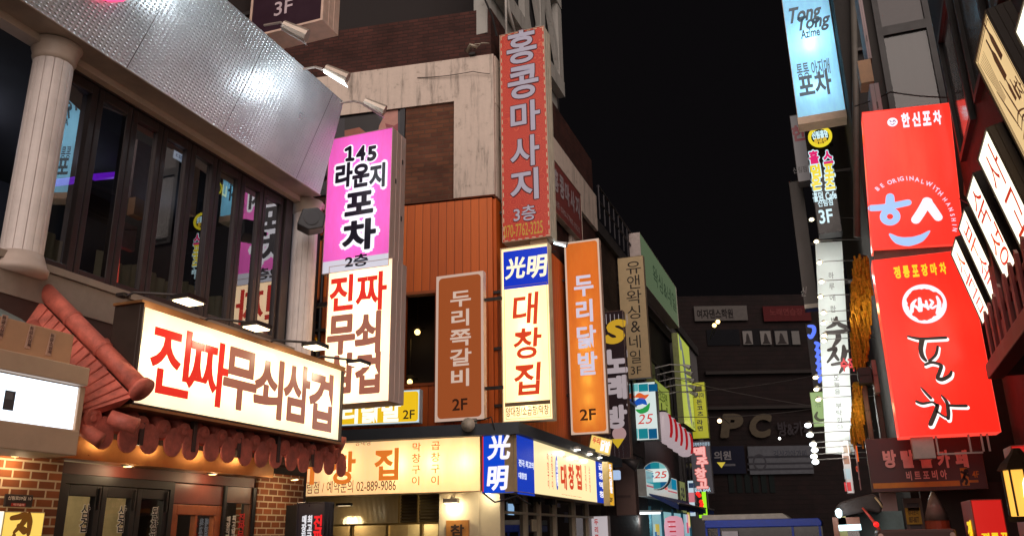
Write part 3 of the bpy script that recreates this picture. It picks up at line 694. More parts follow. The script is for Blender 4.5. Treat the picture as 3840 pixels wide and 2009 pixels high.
b = MB(); b.box(-7.8, .0, 1.3, 1.4, zLed, zClad); b.box(-7.8, .0, .1, 1.3, zLed - .1, zLed); b.box(-.15, .0, .1, 1.3, zLed, zClad); b.build('room', D((34, 26, 24), .9), cb)
for k, (a, c, d, e_) in enumerate(((ow0, ow1, oz0, oz1), (lw0, lw1, lz0, lz1))):
    f = MB(); q = .05
    f.box(a - q, a, T0 - .02, T0 - .001, d - q, e_ + q); f.box(c, c + q, T0 - .02, T0 - .001, d - q, e_ + q); f.box(a, c, T0 - .02, T0 - .001, e_, e_ + q); f.box(a, c, T0 - .02, T0 - .001, d - q, d)
    wo = f.build('window', D((150, 72, 24), .5), cb)
    p = MB(); p.add([(a, T0 + .03, d), (c, T0 + .03, d), (c, T0 + .03, e_), (a, T0 + .03, e_)], [(0, 1, 2, 3)]); p.build('pane', glass((.8, .8, .8), .07), wo)
# slate grey ledge over the shop fascia
lx = hit((-5.1, 12.45, FA), 1208, 1075)[0]
b = MB(); lp = [cloc(-4.42, 12.3), cloc(-4.5, 19.6), cloc(-5.09, 19.6), cloc(-5.09, 13.0), cloc(-12.5, 12.0), cloc(-12.5, 11.3)]
b.slab(lp, zLed - .22, zLed - .04); b.build('ledge', D((70, 76, 84), .6, var=.15), cb)
# ground floor of the corner shop
zF = hit((-5.1, 12.4, 4), 1210, 1238)[1]
b = MB(); b.slab([cloc(-5.3, 13.3), cloc(-5.3, 20.5), cloc(-13, 20.5), cloc(-13, 12.4)], 0, zLed - .23); b.build('ground_floor', D((150, 130, 92), .7), cb)
# windows, louvres and pillar under the front fascia
gp = (-5.05, 12.75, 4)
GOLD = D((160, 132, 78), .35, .6, var=.15)
def gh(px, py): return hit(gp, px, py)
gcorner = thing('shop_window', 'brass framed shop window with ribbed glass and louvres under the cream fascia', 'window', wpt(gp, 0, 0), 4)
xa = gh(812, 1290)[0] - 1.2; xb = gh(1004, 1290)[0]; xc = gh(1052, 1290)[0]; xd = gh(1108, 1290)[0]
zt_ = gh(1000, 1244)[1]; zm = gh(1000, 1314)[1]
f = MB(); f.box(xa, xd, -.02, .06, zt_, zF + .25); f.box(xa, xd, -.02, .06, zm - .03, zm); f.box(xb - .01, xb + .02, -.02, .06, zm, zt_); f.box(xc - .02, xc + .01, -.02, .06, zm, zt_); f.box(xd - .03, xd, -.02, .06, .0, zm - .03)
for q in (xa + .05, gh(885, 1330)[0], gh(975, 1330)[0], gh(1060, 1330)[0]): f.box(q - .025, q + .025, -.02, .05, .3, zm - .03)
f.build('frame', GOLD, gcorner, bevel=.004)
p = MB(); p.add([(xa, .02, zm), (xb - .01, .02, zm), (xb - .01, .02, zt_), (xa, .02, zt_)], [(0, 1, 2, 3)])
fg, n_, l_, p_ = newmat('ribbed_glass'); p_.inputs['Base Color'].default_value = (.5, .42, .25, 1); p_.inputs['Roughness'].default_value = .25
wv = n_.new('ShaderNodeTexWave'); wv.inputs['Scale'].default_value = 14; l_.new(uvw(n_, l_), wv.inputs['Vector']); bp_ = n_.new('ShaderNodeBump'); bp_.inputs['Distance'].default_value = .01; l_.new(wv.outputs[1], bp_.inputs['Height']); l_.new(bp_.outputs[0], p_.inputs['Normal'])
p_.inputs['Transmission Weight'].default_value = .3
p.build('ribbed_pane', fg, gcorner)
p = MB(); p.add([(xa, .02, .3), (xd - .03, .02, .3), (xd - .03, .02, zm - .03), (xa, .02, zm - .03)], [(0, 1, 2, 3)]); p.build('pane', glass((.95, .92, .85), .08), gcorner)
p = MB(); p.box(xa, xd, .5, .55, 0, zt_ + .1); p.build('room_wall', D((196, 178, 132), .8), gcorner)
lamp('room_light', gcorner, ((xa + xd) / 2, .28, 1.9), 10, (1, .8, .5), .1); lamp('room_light', gcorner, (xd - .4, .28, 1.9), 8, (1, .85, .6), .1)
for k, (a, c) in enumerate(((xb + .02, xc - .02), (xc + .01, xd - .03))):
    q = MB()
    for i in range(9):
        z = zm + (zt_ - zm) * (i + .5) / 9; q.add([(a, .0, z - .014), (c, .0, z - .014), (c, .05, z + .016), (a, .05, z + .016)], [(0, 1, 2, 3)])
    q.box(a, c, .055, .06, zm, zt_); q.build('louvre', D((96, 80, 52), .5), gcorner)
cp = thing('shop_pillar', 'cream plastered pillar lit by a small floodlight under the corner sign', 'pillar', wpt(gp, 0, 0), 4)
pe = gh(1207, 1290)[0]
q = MB(); q.box(xd, pe, -.06, .2, 0, zF + .3); q.box(pe - .001, pe + .35, -.05, .19, 0, zF + .3); q.build('pillar', D((214, 196, 160), .7, var=.08), cp)
fx, fz = gh(1146, 1262)
fl = thing('floodlight', 'small white floodlight over the hanging wooden plaque', 'lamp', wpt(gp, fx, fz, -.2), 4)
q = MB(); q.box(-.12, .12, -.06, .06, -.02, .05); q.box(-.015, .015, .0, .14, .05, .08); q.build('housing', D((190, 176, 150), .5), fl, bevel=.006)
q = MB(); q.box(-.10, .10, -.045, .045, -.028, -.021); q.build('lens', E((255, 246, 220), 6), fl)
lamp('beam', fl, (0, .02, -.07), 9, (1, .86, .6), .05)
lamp('beam', cp, (pe + .2, -.2, zF - .05), 3.5, (1, .9, .7), .03)
s_ = Sign('wooden_plaque', 'small wooden plaque hanging on the cream pillar below the floodlight', 'sign', (gp[0] + .0, gp[1] - .12, 4), (1122, 1308), (1179, 1420), .04, D((176, 118, 56), .5), D((190, 126, 58), .5, var=.2), .0)
s_.t('참', 1133, 1318, 1168, 1348, s_.mat(D((70, 44, 30))) and D((60, 40, 28)) or D((60, 40, 28)), .03); s_.v('숯불', 1135, 1352, 1168, 1415, D((60, 40, 28)), .03); s_.done()
q = MB(); ax, az = gh(873, 1268); fl2 = thing('bracket_lamp', 'small black bracket lamp on the ribbed glass window', 'lamp', wpt(gp, ax, az, -.1), 4)
q.box(-.13, .13, -.04, .04, -.02, .02); q.box(-.02, .02, .04, .1, -.01, .01); q.build('housing', BLACKM, fl2)
q = MB(); q.box(-.1, .1, -.03, .03, -.026, -.021); q.build('lens', E((255, 230, 180), 1.5), fl2)

# ================================================================== signs on the left side
WHITE_BOX = D((206, 180, 170), .45, .2, var=.08)
INK = L((26, 22, 34), .9); WHT = L((250, 246, 255), 1.0)
# magenta bar sign, two boxes one over the other
P8 = across(8.0)
def grow(a, d): return (a[0] - d, a[1] - d, a[2] + d, a[3] + d)
s_ = Sign('bar_sign', 'magenta and white box sign with outlined black letters above a cream sign', 'sign', P8, (829, 352), (978.5, 668), .34, WHITE_BOX, translucent((210, 100, 186), .70), .006, 'box signs on the left street side', hollow=True)
w, h = s_.w, s_.h
s_.mb.add([(.006, -.002, .006), (w - .006, -.002, .006), (w - .006, -.002, h * .088), (.006, -.002, h * .088)], [(0, 1, 2, 3)], s_.mat(L((206, 204, 216), .95)))
def outl(s, tx, x0, y0, x1, y1, b=.045, ob=.135, vert=False, ink=INK, out=WHT):
    a = (s.v if vert else s.t)
    a(tx, x0 - 1, y0 - 1, x1 + 1, y1 + 1, out, ob, y=-.004, em=True) if not vert else a(tx, x0, y0, x1, y1, out, ob, y=-.004)
    a(tx, x0, y0, x1, y1, ink, b, y=-.010, em=True) if not vert else a(tx, x0, y0, x1, y1, ink, b, y=-.010)
for wd, yy, m_ in ((.082, -.004, WHT), (.046, -.012, INK)):
    for pp in (((872, 378), (882, 372)), ((882, 372), (881, 402)), ((874, 403), (889, 402))): s_.mb.brush([s_.loc(*p_) for p_ in pp], [wd, wd], yy, s_.mat(m_))
for ch, x0 in zip('45', (896, 924)): s_.mb.text(ch, *grow(s_.bx(x0 + (5 if ch == '1' else 2), 370, x0 + (19 if ch == '1' else 24), 404), .016), y=-.004, m=s_.mat(WHT), bold=.13); s_.t(ch, x0 + (5 if ch == '1' else 2), 370, x0 + (19 if ch == '1' else 24), 404, INK, .05, y=-.012)
for ch, x0 in zip('라운지', (843, 887, 930)): outl(s_, ch, x0 + 1, 416, x0 + 43, 467)
outl(s_, '포', 869, 484, 940, 541); outl(s_, '차', 864, 560, 944, 622)
s_.t('2층', 869, 644, 926, 667, INK, .03); s_.done()
s_.tubes([.2, .42, .64, .86], 1.2, (1, .85, 1), y=.75); s_.mount(((.3,), (.75,)), -1, .5)
q = MB()
for k, (zz, yy) in enumerate(((.62, .1), (.80, .26), (.38, .26))): q.box(w - .001, w + .004, yy - .012, yy + .012, h * zz - .03, h * zz + .03)
q.build('latch', BLACKM, s_.root)
s_ = Sign('restaurant_sign', 'cream box sign with red and brown letters below the magenta sign', 'sign', P8, (829, 671), (978.5, 1008), .34, WHITE_BOX, translucent((255, 242, 206), .82), .006, 'box signs on the left street side')
RED = L((226, 44, 30), .92); BRN = L((164, 100, 80), .82)
bigy = dict(bold=.045)
s_.t('진', 832, 696, 888, 778, RED, .035); s_.t('짜', 897, 690, 972, 777, RED, .022)
s_.t('무', 825, 792, 893, 885, BRN, .045, em=True); s_.t('쇠', 894, 788, 964, 882, BRN, .045, em=True); s_.t('삼', 823, 893, 893, 985, BRN, .045, em=True); s_.t('겹', 894, 890, 962, 985, BRN, .045, em=True)
s_.done(); s_.mount(((.3,), (.75,)), -1, .5); s_.tubes([.14, .38, .62, .86], 2.4, (1, .97, .86), y=.85)
# main sign above the tiled eave
ML = leftwall(-4.5)
s_ = Sign('restaurant_sign', 'long cream lightbox with red and brown letters standing on the red tiled eave', 'sign', ML, (355, 762), (852, 1112), .24, D((60, 48, 42), .4, .3), translucent((255, 240, 200), .80), .016, proud=.03)
for ch, x0, y0, x1, y1 in (('진', 387, 805, 471, 1004), ('짜', 478, 838, 566, 1028)): s_.t(ch, x0, y0, x1, y1, RED, .022)
for ch, x0, y0, x1, y1 in (('무', 568, 866, 640, 1040), ('쇠', 644, 888, 706, 1058), ('삼', 717, 906, 774, 1068), ('겹', 780, 926, 832, 1088)): s_.t(ch, x0, y0, x1, y1, BRN, .035)
s_.done()
ms = s_
s_.tubes([(.5, (k + .5) / 6) for k in range(6)], 3.6, (1, .98, .9), y=.85)
q = MB(); q.box(0, ms.w, -.034, -.031, ms.h - .03, ms.h); q.box(-.02, ms.w + .02, -.03, ms.th, ms.h + .0005, ms.h + .02); q.box(-.02, ms.w + .02, -.03, ms.th, -.02, -.0005); q.build('trim', D((150, 104, 62), .4, .4), ms.root)
q = MB(); 
for k in range(5): q = MB(); q.box(ms.w * (k + .4) / 5, ms.w * (k + .4) / 5 + .04, .08, .12, -.25, -.021); q.build('support', D((80, 60, 54), .5, .4), ms.root)
for k, (px, py) in enumerate(((474, 757), (645, 823), (793, 872), (902, 915))):
    u, z = hit(leftwall(-4.22), px, py); lx_ = u - ms.u0; lz_ = z - ms.z0
    if lx_ > ms.w + .3: continue
    q = MB(); q.tube([(lx_ - .28, .05, ms.h + .015), (lx_ - .26, -.02, ms.h + .05), (lx_ - .08, -.24, lz_ + .03)], .011, 6); q.box(lx_ - .31, lx_ - .24, .02, .09, ms.h + .02, ms.h + .045)
    q.box(lx_ - .10, lx_ + .10, -.36, -.20, lz_ - .005, lz_ + .03); ar = q.build('sign_lamp', D((50, 44, 42), .4, .5), ms.root)
    q = MB(); q.box(lx_ - .085, lx_ + .085, -.345, -.215, lz_ - .014, lz_ - .0055); q.build('lens', E((255, 226, 176), 7), ar)
    lamp('lamp_light', ms.root, (lx_, -.27, lz_ - .05), 5, (1, .78, .5), .08)
# dark roof sign at the top
s_ = Sign('hanging_box_sign', 'dark plum box sign with pale frame hanging at the roof edge', 'sign', across(7.2), (640, -70), (812, 52), .34, D((216, 184, 166), .45, .1), D((50, 26, 40), .35), .03)
s_.t('3F', 692, 8, 735, 31, D((200, 180, 186), .5), .012); s_.done(); s_.mount(((.5,),), -1, .6)
# steel cladding floodlights
for k, (bx_, by_, hx_, hy_, on) in enumerate(((690, 58, 742, 78, 0), (772, 171, 846, 186, 1), (556, -70, 610, -46, 1), (868, 257, 942, 268, 0))):
    d1 = ray(bx_, by_); t1 = -4.80 / d1.x; A = EYE + d1 * t1
    d2 = ray(hx_, hy_); t2 = -4.33 / d2.x; B_ = EYE + d2 * t2
    fl = thing('floodlight', ('unlit floodlight arm over the steel cladding beside the plum sign', 'glaring white floodlight aimed at the steel cladding', 'white floodlight above the pink neon curl on the steel cladding', 'unlit floodlight arm over the magenta sign')[k], 'lamp', A, 0, 'floodlights along the top of the steel cladding')
    v = B_ - A
    q = MB(); q.tube([(-.12, 0, 0), v * .3 + Vector((0, 0, .03)), v], .014, 6); q.build('arm', D((176, 160, 150), .4, .4), fl)
    q = MB(); q.tube([v + Vector((-.10, -.05, .055)), v + Vector((.10, .06, -.05))], [.05, .07], 10); q.build('head', D((180, 164, 150), .4, .4), fl)
    q = MB(); q.add([v + Vector((-.10, -.10, .02)), v + Vector((-.13, .02, .03)), v + Vector((.06, .14, -.10)), v + Vector((.10, -.0, -.115))], [(0, 1, 2, 3), (3, 2, 1, 0)]); q.build('lens', E((235, 250, 255), 9) if on else D((200, 190, 180), .3), fl)
    if on: lamp('beam', fl, v + Vector((-.14, -.02, -.10)), 12 if k == 1 else 6, (.80, .93, 1), .07)
# wall speaker under the second capital
d1 = ray(783, 556); P_ = EYE + d1 * (-5.02 / d1.x)
sp = thing('wall_speaker', 'black loudspeaker fixed below the capital of the far column', 'speaker', P_, 35)
q = MB(); hexp = [(-.15, -.08), (-.10, .10), (.06, .13), (.15, .05), (.13, -.10), (-.02, -.14)]; q.prism(hexp, -.1, .1); q.build('cabinet', D((44, 42, 46), .5), sp, bevel=.012)
q = MB(); q.disc(0, 0, .08, -.108, -.1005); q.build('grille', D((60, 58, 62), .6), sp); q = MB(); q.box(-.02, .02, .1, .2, -.02, .02); q.build('bracket', BLACKM, sp)
# neon letters at the very top of the cladding
nn = thing('neon_sign', 'curl of pink neon tube at the top of the steel cladding', 'neon sign', (-5.3, 2.0, 0), 90)
def clp(px, py):
    d = ray(px, py); best = None                # the cladding leans: find where the sight line meets it
    lo, hi = .5, 30
    for _ in range(60):
        mid = (lo + hi) / 2; p = EYE + d * mid / d.length
        X = -5.08 + (p.z - 5.36) * .2211
        if p.x > X + .02: lo = mid
        else: hi = mid
    return (p.y - 2.0, -(p.x + 5.3) - .03, p.z)
q = MB(); q.tube([clp(243, -14), clp(250, -2), clp(272, 3), clp(300, 2), clp(314, -10)], .018, 8); q.tube([clp(262, -16), clp(276, -8), clp(296, -12)], .018, 8); q.build('tube', E((250, 70, 120), 2.0), nn, True)
q = MB(); q.tube([clp(270, 2), tuple(a + c for a, c in zip(clp(270, 2), (0, .05, 0)))], .008, 6); q.build('holder', BLACKM, nn)

# red vertical massage sign
P13 = across(13.1)
def swirl(c1, c2):
    m, n, l, p = newmat('patterned_vinyl')
    v = uvw(n, l); vo = n.new('ShaderNodeTexVoronoi'); vo.inputs['Scale'].default_value = 5.5; l.new(v, vo.inputs['Vector'])
    mu = n.new('ShaderNodeMath'); mu.operation = 'MULTIPLY'; mu.inputs[1].default_value = 42; l.new(vo.outputs['Distance'], mu.inputs[0])
    si = n.new('ShaderNodeMath'); si.operation = 'SINE'; l.new(mu.outputs[0], si.inputs[0])
    o = ramp(n, l, si.outputs[0], [(.72, lin(c1)), (.95, lin(c2))])
    l.new(o, p.inputs['Base Color']); l.new(o, p.inputs['Emission Color']); p.inputs['Emission Strength'].default_value = .36; p.inputs['Roughness'].default_value = .35
    m.cycles.emission_sampling = 'NONE'
    return m
s_ = Sign('massage_sign', 'tall vermilion vertical sign with dashed border and lilac letters', 'sign', P13, (1257, 90), (1386, 594), .36, D((206, 196, 176), .5, var=.15), swirl((166, 50, 38), (186, 78, 52)), .008, 'box signs on the left street side')
LIL = L((186, 176, 190), .55); DKR = L((84, 22, 26), .6); GLD = L((196, 150, 60), .6)
def two(s, ch, x0, y0, x1, y1, a=LIL, b=DKR, ba=.04, bb=.07, **k):
    s.t(ch, x0 - 1.5, y0 - 1.5, x1 + 2, y1 + 2, b, bb, y=-.003, **k); s.t(ch, x0, y0, x1, y1, a, ba, y=-.008, **k)
for ch, x0, y0, x1, y1 in (('홍', 1272, 81, 1353, 154), ('콩', 1275, 170, 1358, 243), ('마', 1282, 258, 1362, 327), ('사', 1281, 345, 1360, 416), ('지', 1281, 428, 1358, 502)): two(s_, ch, x0 + 2, y0 + 4, x1 - 2, y1 - 3, ba=.025, bb=.055)
two(s_, '3층', 1292, 522, 1348, 552, ba=.015, bb=.04); s_.t('070-7762-3225', 1268, 568, 1366, 586, GLD, .008)
dm = s_.mat(L((206, 186, 150), .6))
w, h = s_.w, s_.h
for k in range(26):
    z = h * (k + .3) / 26; s_.mb.box(.022, .036, -.003, -.002, z, z + h / 26 * .55, dm); s_.mb.box(w - .036, w - .022, -.003, -.002, z, z + h / 26 * .55, dm)
for k in range(7):
    x = w * (k + .3) / 7; s_.mb.box(x, x + w / 7 * .55, -.003, -.002, .022, .034, dm); s_.mb.box(x, x + w / 7 * .55, -.003, -.002, h - .034, h - .022, dm)
s_.done(); s_.mount(((.15,), (.5,), (.85,)), -1, .35)
q = MB(); q.box(w * .55, w * .9, .05, .2, -.14, -.001); q.build('cable_box', D((150, 120, 90), .6), s_.root)
lp_ = thing('spot_lamp', 'small white spot lamp glaring under the vermilion sign', 'lamp', wpt(across(13.4), *hit(across(13.4), 1412, 614)), 0)
q = MB(); q.tube([(-.14, 0, .06), (.10, 0, -.03)], [.02, .05], 10); q.build('head', D((200, 200, 200), .4), lp_); q = MB(); q.tube([(.085, -.03, -.06), (-.12, -.05, .02)], .018, 8); q.build('lens', E((225, 245, 255), 3.5), lp_)
# faded duplicate of it flat on the street wall
s_ = Sign('massage_sign', 'faded red banner sign flat on the street wall behind the vermilion sign', 'sign', leftwall(-4.95), (1386, 392), (1466, 612), .12, D((176, 166, 152), .5), D((128, 66, 62), .4), .01)
for ch, k in zip('홍콩마사지', range(5)): s_.mb.text(ch, s_.w * (.06 + k * .18), s_.h * .42, s_.w * (.06 + k * .18 + .15), s_.h * .86, m=s_.mat(D((170, 160, 164), .5)), bold=.035)
s_.mb.text('3층 070-7762-3225', s_.w * .08, s_.h * .12, s_.w * .9, s_.h * .26, m=s_.mat(D((170, 150, 150), .5)), bold=.01); s_.done()
# blue and cream vertical sign
s_ = Sign('grill_house_sign', 'cream vertical sign with blue top panel and red letters', 'sign', across(12.95), (1259, 626), (1393, 1055), .17, D((226, 206, 168), .45), translucent((255, 236, 190), .90), .02, 'box signs on the left street side')
s_.r(1266, 634, 1382, 715, L((16, 52, 190), .95))
CR = L((255, 244, 210), 1.0)
for ch, x0, y0, x1, y1 in (('光', 1272, 650, 1323, 698), ('明', 1326, 645, 1377, 695)): s_.t(ch, x0, y0, x1, y1, CR, .03, slant=.12)
R2 = L((212, 66, 36), .95)
for ch, x0, y0, x1, y1 in (('대', 1290, 740, 1354, 814), ('창', 1291, 828, 1363, 898), ('집', 1292, 915, 1360, 990)): s_.t(ch, x0, y0, x1, y1, R2, .02, slant=.08)
s_.frame(1268, 722, 1386, 1047, .006, L((150, 120, 80), .8)); s_.r(1270, 1013, 1385, 1014.5, L((90, 70, 50), .8))
s_.t('양대창/소곱창/막창', 1273, 1024, 1381, 1041, L((90, 78, 70), .8), .012); s_.done(); s_.mount(((.1,), (.42,), (.75,)), -1, .45); s_.tubes([.1, .24, .38, .52, .66], 1.0, (1, .98, .9), y=.9)
# amber signs
AMB = D((214, 178, 158), .45, .1)
def rounded_border(s, m, wd, rad, n=6):
    """pale band whose inner corners are rounded"""
    w, h = s.w, s.h; i = s.mat(m); q = s.mb
    outer, inner = [], []
    for cx_, cz_, a0 in ((w - wd - rad, h - wd - rad, 0), (wd + rad, h - wd - rad, 90), (wd + rad, wd + rad, 180), (w - wd - rad, wd + rad, 270)):
        for k in range(n + 1):
            a = R(a0 + 90 * k / n); c, s2 = math.cos(a), math.sin(a); mm = max(abs(c), abs(s2))
            inner.append((cx_ + rad * c, cz_ + rad * s2))
            outer.append((cx_ + (rad + wd) * min(1, max(-1, c / mm)), cz_ + (rad + wd) * min(1, max(-1, s2 / mm))))
    N = len(inner); vs = [(x, -.0025, z) for x, z in inner] + [(min(w, max(0, x)), -.0025, min(h, max(0, z))) for x, z in outer]
    q.add(vs, [(k, (k + 1) % N, N + (k + 1) % N, N + k) for k in range(N)], i)
s_ = Sign('rib_house_sign', 'unlit amber vertical sign with pale rounded border in front of the boarding', 'sign', across(12.35), (1098, 696), (1218, 1053), .12, AMB, L((158, 80, 40), .82), .0, 'box signs on the left street side')  # no lamp inside; light on face and letters is put into emission
rounded_border(s_, L((214, 182, 164), .72), .045, .07)
s_.v('두리쪽갈비', 1131, 729, 1187, 972, L((224, 196, 178), .75), .025, fill=.86); s_.t('2F', 1138, 1003, 1176, 1030, L((56, 30, 20), .8), .02); s_.done(); s_.mount(((.2,), (.8,)), 1, .3)
s_ = Sign('chicken_feet_sign', 'amber vertical sign glowing yellow towards its foot', 'sign', across(17.0), (1419, 611), (1531, 1088), .17, AMB, translucent((222, 176, 80), .74, (176, 88, 36)), .0, 'box signs on the left street side')
rounded_border(s_, L((222, 190, 168), .75), .04, .07)
s_.v('두리닭발', 1441, 688, 1505, 945, L((214, 208, 226), .85), .03, fill=.86); s_.t('2F', 1458, 1029, 1500, 1055, L((70, 44, 22), .9), .02); s_.done()
s_.tubes([(.08, .5), (.17, .5), (.26, .5), (.35, .5), (.44, .5)], 0.5, (1, 1.12, .75), y=.9); s_.tubes([(.55, .5), (.68, .5)], .2, (1, .9, .6), y=.9); s_.mount(((.2,), (.8,)), -1, .3)
# yellow fascia behind the cream sign
s_ = Sign('chicken_feet_sign', 'glowing yellow fascia box half hidden behind the cream restaurant sign', 'sign', (-6.1, 12.3, FA), (800, 992), (1056, 1063), .14, D((196, 206, 214), .45), E((236, 190, 30), .95), .012)
rounded_border(s_, L((196, 222, 236), .95), .03, .05)
s_.t('두리닭발', 808, 1012, 1008, 1060, L((255, 252, 236), 1.1), .035); s_.t('2F', 1014, 1031, 1043, 1052, L((60, 50, 30), .8), .015); s_.done()
# cream fascia round the corner
fx_ = (-5.08, 12.4, 5)
s_ = Sign('grill_house_fascia', 'long cream fascia on the corner shop with orange letters and a telephone number', 'sign', fx_, (690, 1112), (1210, 1235), .3, D((186, 160, 122), .5), translucent((250, 218, 164), .6), .012)
ORG = L((226, 122, 44), .95)
s_.t('창', 832, 1136, 893, 1216, ORG, .03); s_.t('집', 943, 1128, 1002, 1206, ORG, .03); s_.t('대', 728, 1140, 790, 1218, ORG, .03)
s_.v('막창구이', 1036, 1110, 1058, 1222, ORG, .01, fill=.82); s_.v('곱창구이', 1084, 1106, 1107, 1221, ORG, .01, fill=.82); s_.t('양대창', 894, 1104, 934, 1119, L((120, 104, 80), .8), .01)
s_.t('대창집 신림점 / 예약문의 02-889-9086', 700, 1213, 996, 1234, L((120, 92, 60), .8), .008); s_.done()
s_.tubes([(.5, .62), (.5, .78), (.5, .93), (.55, .34)], 4.5, (1, .88, .66), y=.7)
bx0 = (-5.06, 12.39, 2)
s_ = Sign('corner_sign', 'bright blue corner panel with two cream brush characters', 'sign', bx0, (1212, 1085), (1294, 1238), .22, D((150, 150, 150), .4, .4), E((14, 70, 205), .95), .004)
s_.r(1211.5, 1086, 1217, 1236, L((200, 40, 44), .9))
s_.t('光', 1228, 1093, 1285, 1154, WHT, .035, slant=.1); s_.t('明', 1226, 1172, 1278, 1232, WHT, .035, slant=.1); s_.done()
sx = leftwall(-4.51)
s_ = Sign('grill_house_fascia', 'long fascia along the street with blue ends and rows of red letters', 'sign', (-4.51, 12.42, 91.5), (1297, 1089), (1530, 1268), .3, D((176, 150, 112), .5), E((255, 234, 176), 1.02), .012)
BLU = L((24, 62, 190), .9)
s_.r(1299, 1090, 1345, 1247, BLU); s_.r(1497, 1150, 1526, 1266, BLU)
s_.t('전국 최고의', 1304, 1153, 1342, 1180, L((220, 226, 246), 1), .03); s_.t('대창집', 1304, 1186, 1324, 1206, L((220, 226, 246), 1), .03)
s_.v('막창구이', 1375, 1137, 1382, 1228, R2, .02); s_.v('곱창구이', 1385, 1139, 1392, 1230, R2, .02)
a_ = s_.bx(1396, 1142, 1405, 1232); s_.mb.disc((a_[0] + a_[2]) / 2, (a_[1] + a_[3]) / 2, (a_[2] - a_[0]) / 2, -.004, -.002, m=s_.mat(BLU), rz=(a_[3] - a_[1]) / 2)
s_.v('光明', 1397.5, 1155, 1403.5, 1222, WHT, .03, y=-.007)
for ch, x0 in zip('대창집', (1409, 1428, 1447)): s_.t(ch, x0, 1164, x0 + 17, 1232, R2, .04)
s_.v('양대창', 1470, 1168, 1476, 1235, R2, .02); s_.v('소곱창', 1480, 1170, 1486, 1238, R2, .02); s_.t('양대창·소곱창', 1415, 1150, 1463, 1157, R2, .01)
s_.t('예약문의 02-889-9086', 1412, 1241, 1462, 1251, R2, .01)
s_.v('곱창막창', 1504, 1160, 1520, 1255, WHT, .03, fill=.7); s_.done()
fr = s_
for k, px in enumerate((1430, 1462, 1487)):
    u, z = fr.loc(px, 1128 + (px - 1430) * .25)
    q = MB(); q.box(u - .09, u + .09, -.22, -.10, fr.h + .02, fr.h + .07); q.box(u - .015, u + .015, -.10, .05, fr.h + .03, fr.h + .06); l__ = q.build('sign_lamp', D((200, 196, 190), .4), fr.root)
    q = MB(); q.box(u - .08, u + .08, -.21, -.11, fr.h + .012, fr.h + .0195); q.build('lens', E((255, 252, 236), 9), l__); lamp('lamp_light', fr.root, (u, -.17, fr.h - .03), 3, (1, .9, .7), .05)
# small tilted yellow sign and strip sign beside the fascia
s_ = Sign('tilted_sign', 'small yellow sign tilted outwards between the amber sign and the fascia', 'sign', (-4.3, 17.2, 30), (1478, 1090), (1535, 1132), .1, D((170, 150, 110), .5), E((238, 206, 110), 1.0), .012, ry=14)
s_.mb.text('두리', s_.w * .1, s_.h * .5, s_.w * .45, s_.h * .9, m=s_.mat(L((214, 80, 60))), bold=.04); s_.mb.text('닭발', s_.w * .5, s_.h * .15, s_.w * .92, s_.h * .85, m=s_.mat(WHT), bold=.05); s_.done()
s_ = Sign('strip_sign', 'slim amber strip sign with white letters past the blue fascia end', 'sign', leftwall(-4.35), (1528, 1160), (1545, 1272), .12, D((190, 170, 120), .5), E((228, 170, 44), .95), .01)
s_.v('두리닭발', 1531, 1165, 1541, 1240, WHT, .05); s_.t('2F', 1533, 1250, 1541, 1262, INK, .03); s_.done()
# karaoke sign
s_ = Sign('karaoke_sign', 'black striped vertical sign with yellow S and white syllables', 'sign', across(19.5), (1488, 788), (1588, 1152), .22, D((120, 100, 92), .5), L((34, 24, 26), .8), .012, 'box signs on the left street side')
WS = L((176, 164, 166), .62)
for k in range(9):
    x0 = 1492 + k * 10.5
    for (y0, y1) in ((790, 815), (880, 898), (960, 968), (1015, 1020), (1060, 1075), (1098, 1150)): s_.r(x0, y0, x0 + 3, y1, WS)
s_.t('S', 1522, 806, 1576, 862, L((196, 154, 40), .85), .06, y=-.006, slant=.2)
for ch, y0 in (('노', 880), ('래', 946), ('방', 1020)): s_.r(1500, y0 - 3, 1580, y0 + 62, L((34, 24, 26), .8), y=-.003); s_.t(ch, 1520, y0, 1580, y0 + 56, L((186, 172, 176), .7), .06, y=-.006)
a_ = s_.bx(1540, 1082, 1576, 1098); s_.mb.disc((a_[0] + a_[2]) / 2, (a_[1] + a_[3]) / 2, (a_[2] - a_[0]) / 2, -.006, -.005, m=s_.mat(L((186, 150, 150), .7)), rz=.16)
a_ = s_.bx(1536, 1104, 1572, 1126); s_.mb.add([(a_[0], -.007, a_[3]), ((a_[0] + a_[2]) / 2, -.007, a_[1]), (a_[2], -.007, a_[3])], [(0, 1, 2)], s_.mat(L((204, 170, 40), .85))); s_.done(); s_.mount(((.3,), (.8,)), -1, .4)
# beige waxing sign, green fascia
s_ = Sign('waxing_sign', 'unlit beige vertical sign with thin dark letters, below the green fascia', 'sign', across(23.0), (1553, 650), (1638, 948), .2, D((150, 132, 110), .5), D((208, 184, 140), .5, var=.08), .004, 'box signs on the left street side')
DI = D((38, 28, 24), .6)
for ch, x0, y0, x1, y1 in (('유', 1574, 660, 1613, 686), ('앤', 1577, 694, 1611, 724), ('왁', 1575, 732, 1615, 762), ('싱', 1578, 770, 1612, 800), ('&', 1586, 808, 1612, 834), ('네', 1582, 844, 1613, 874), ('일', 1584, 882, 1613, 912), ('3F', 1586, 922, 1614, 940)): s_.t(ch, x0, y0, x1, y1, DI, .0)
s_.done(); s_.mount(((.3,), (.8,)), -1, .4)
s_ = Sign('green_fascia', 'pale green fascia with worn dark lettering high above the waxing sign', 'sign', leftwall(-4.7), (1608, 584), (1708, 825), .34, D((196, 182, 176), .5), L((104, 122, 92), .55), .012)
s_.mb.text('왁싱&네일', s_.w * .28, s_.h * .3, s_.w * .95, s_.h * .72, m=s_.mat(L((60, 76, 56), .6)), bold=.02); s_.done()
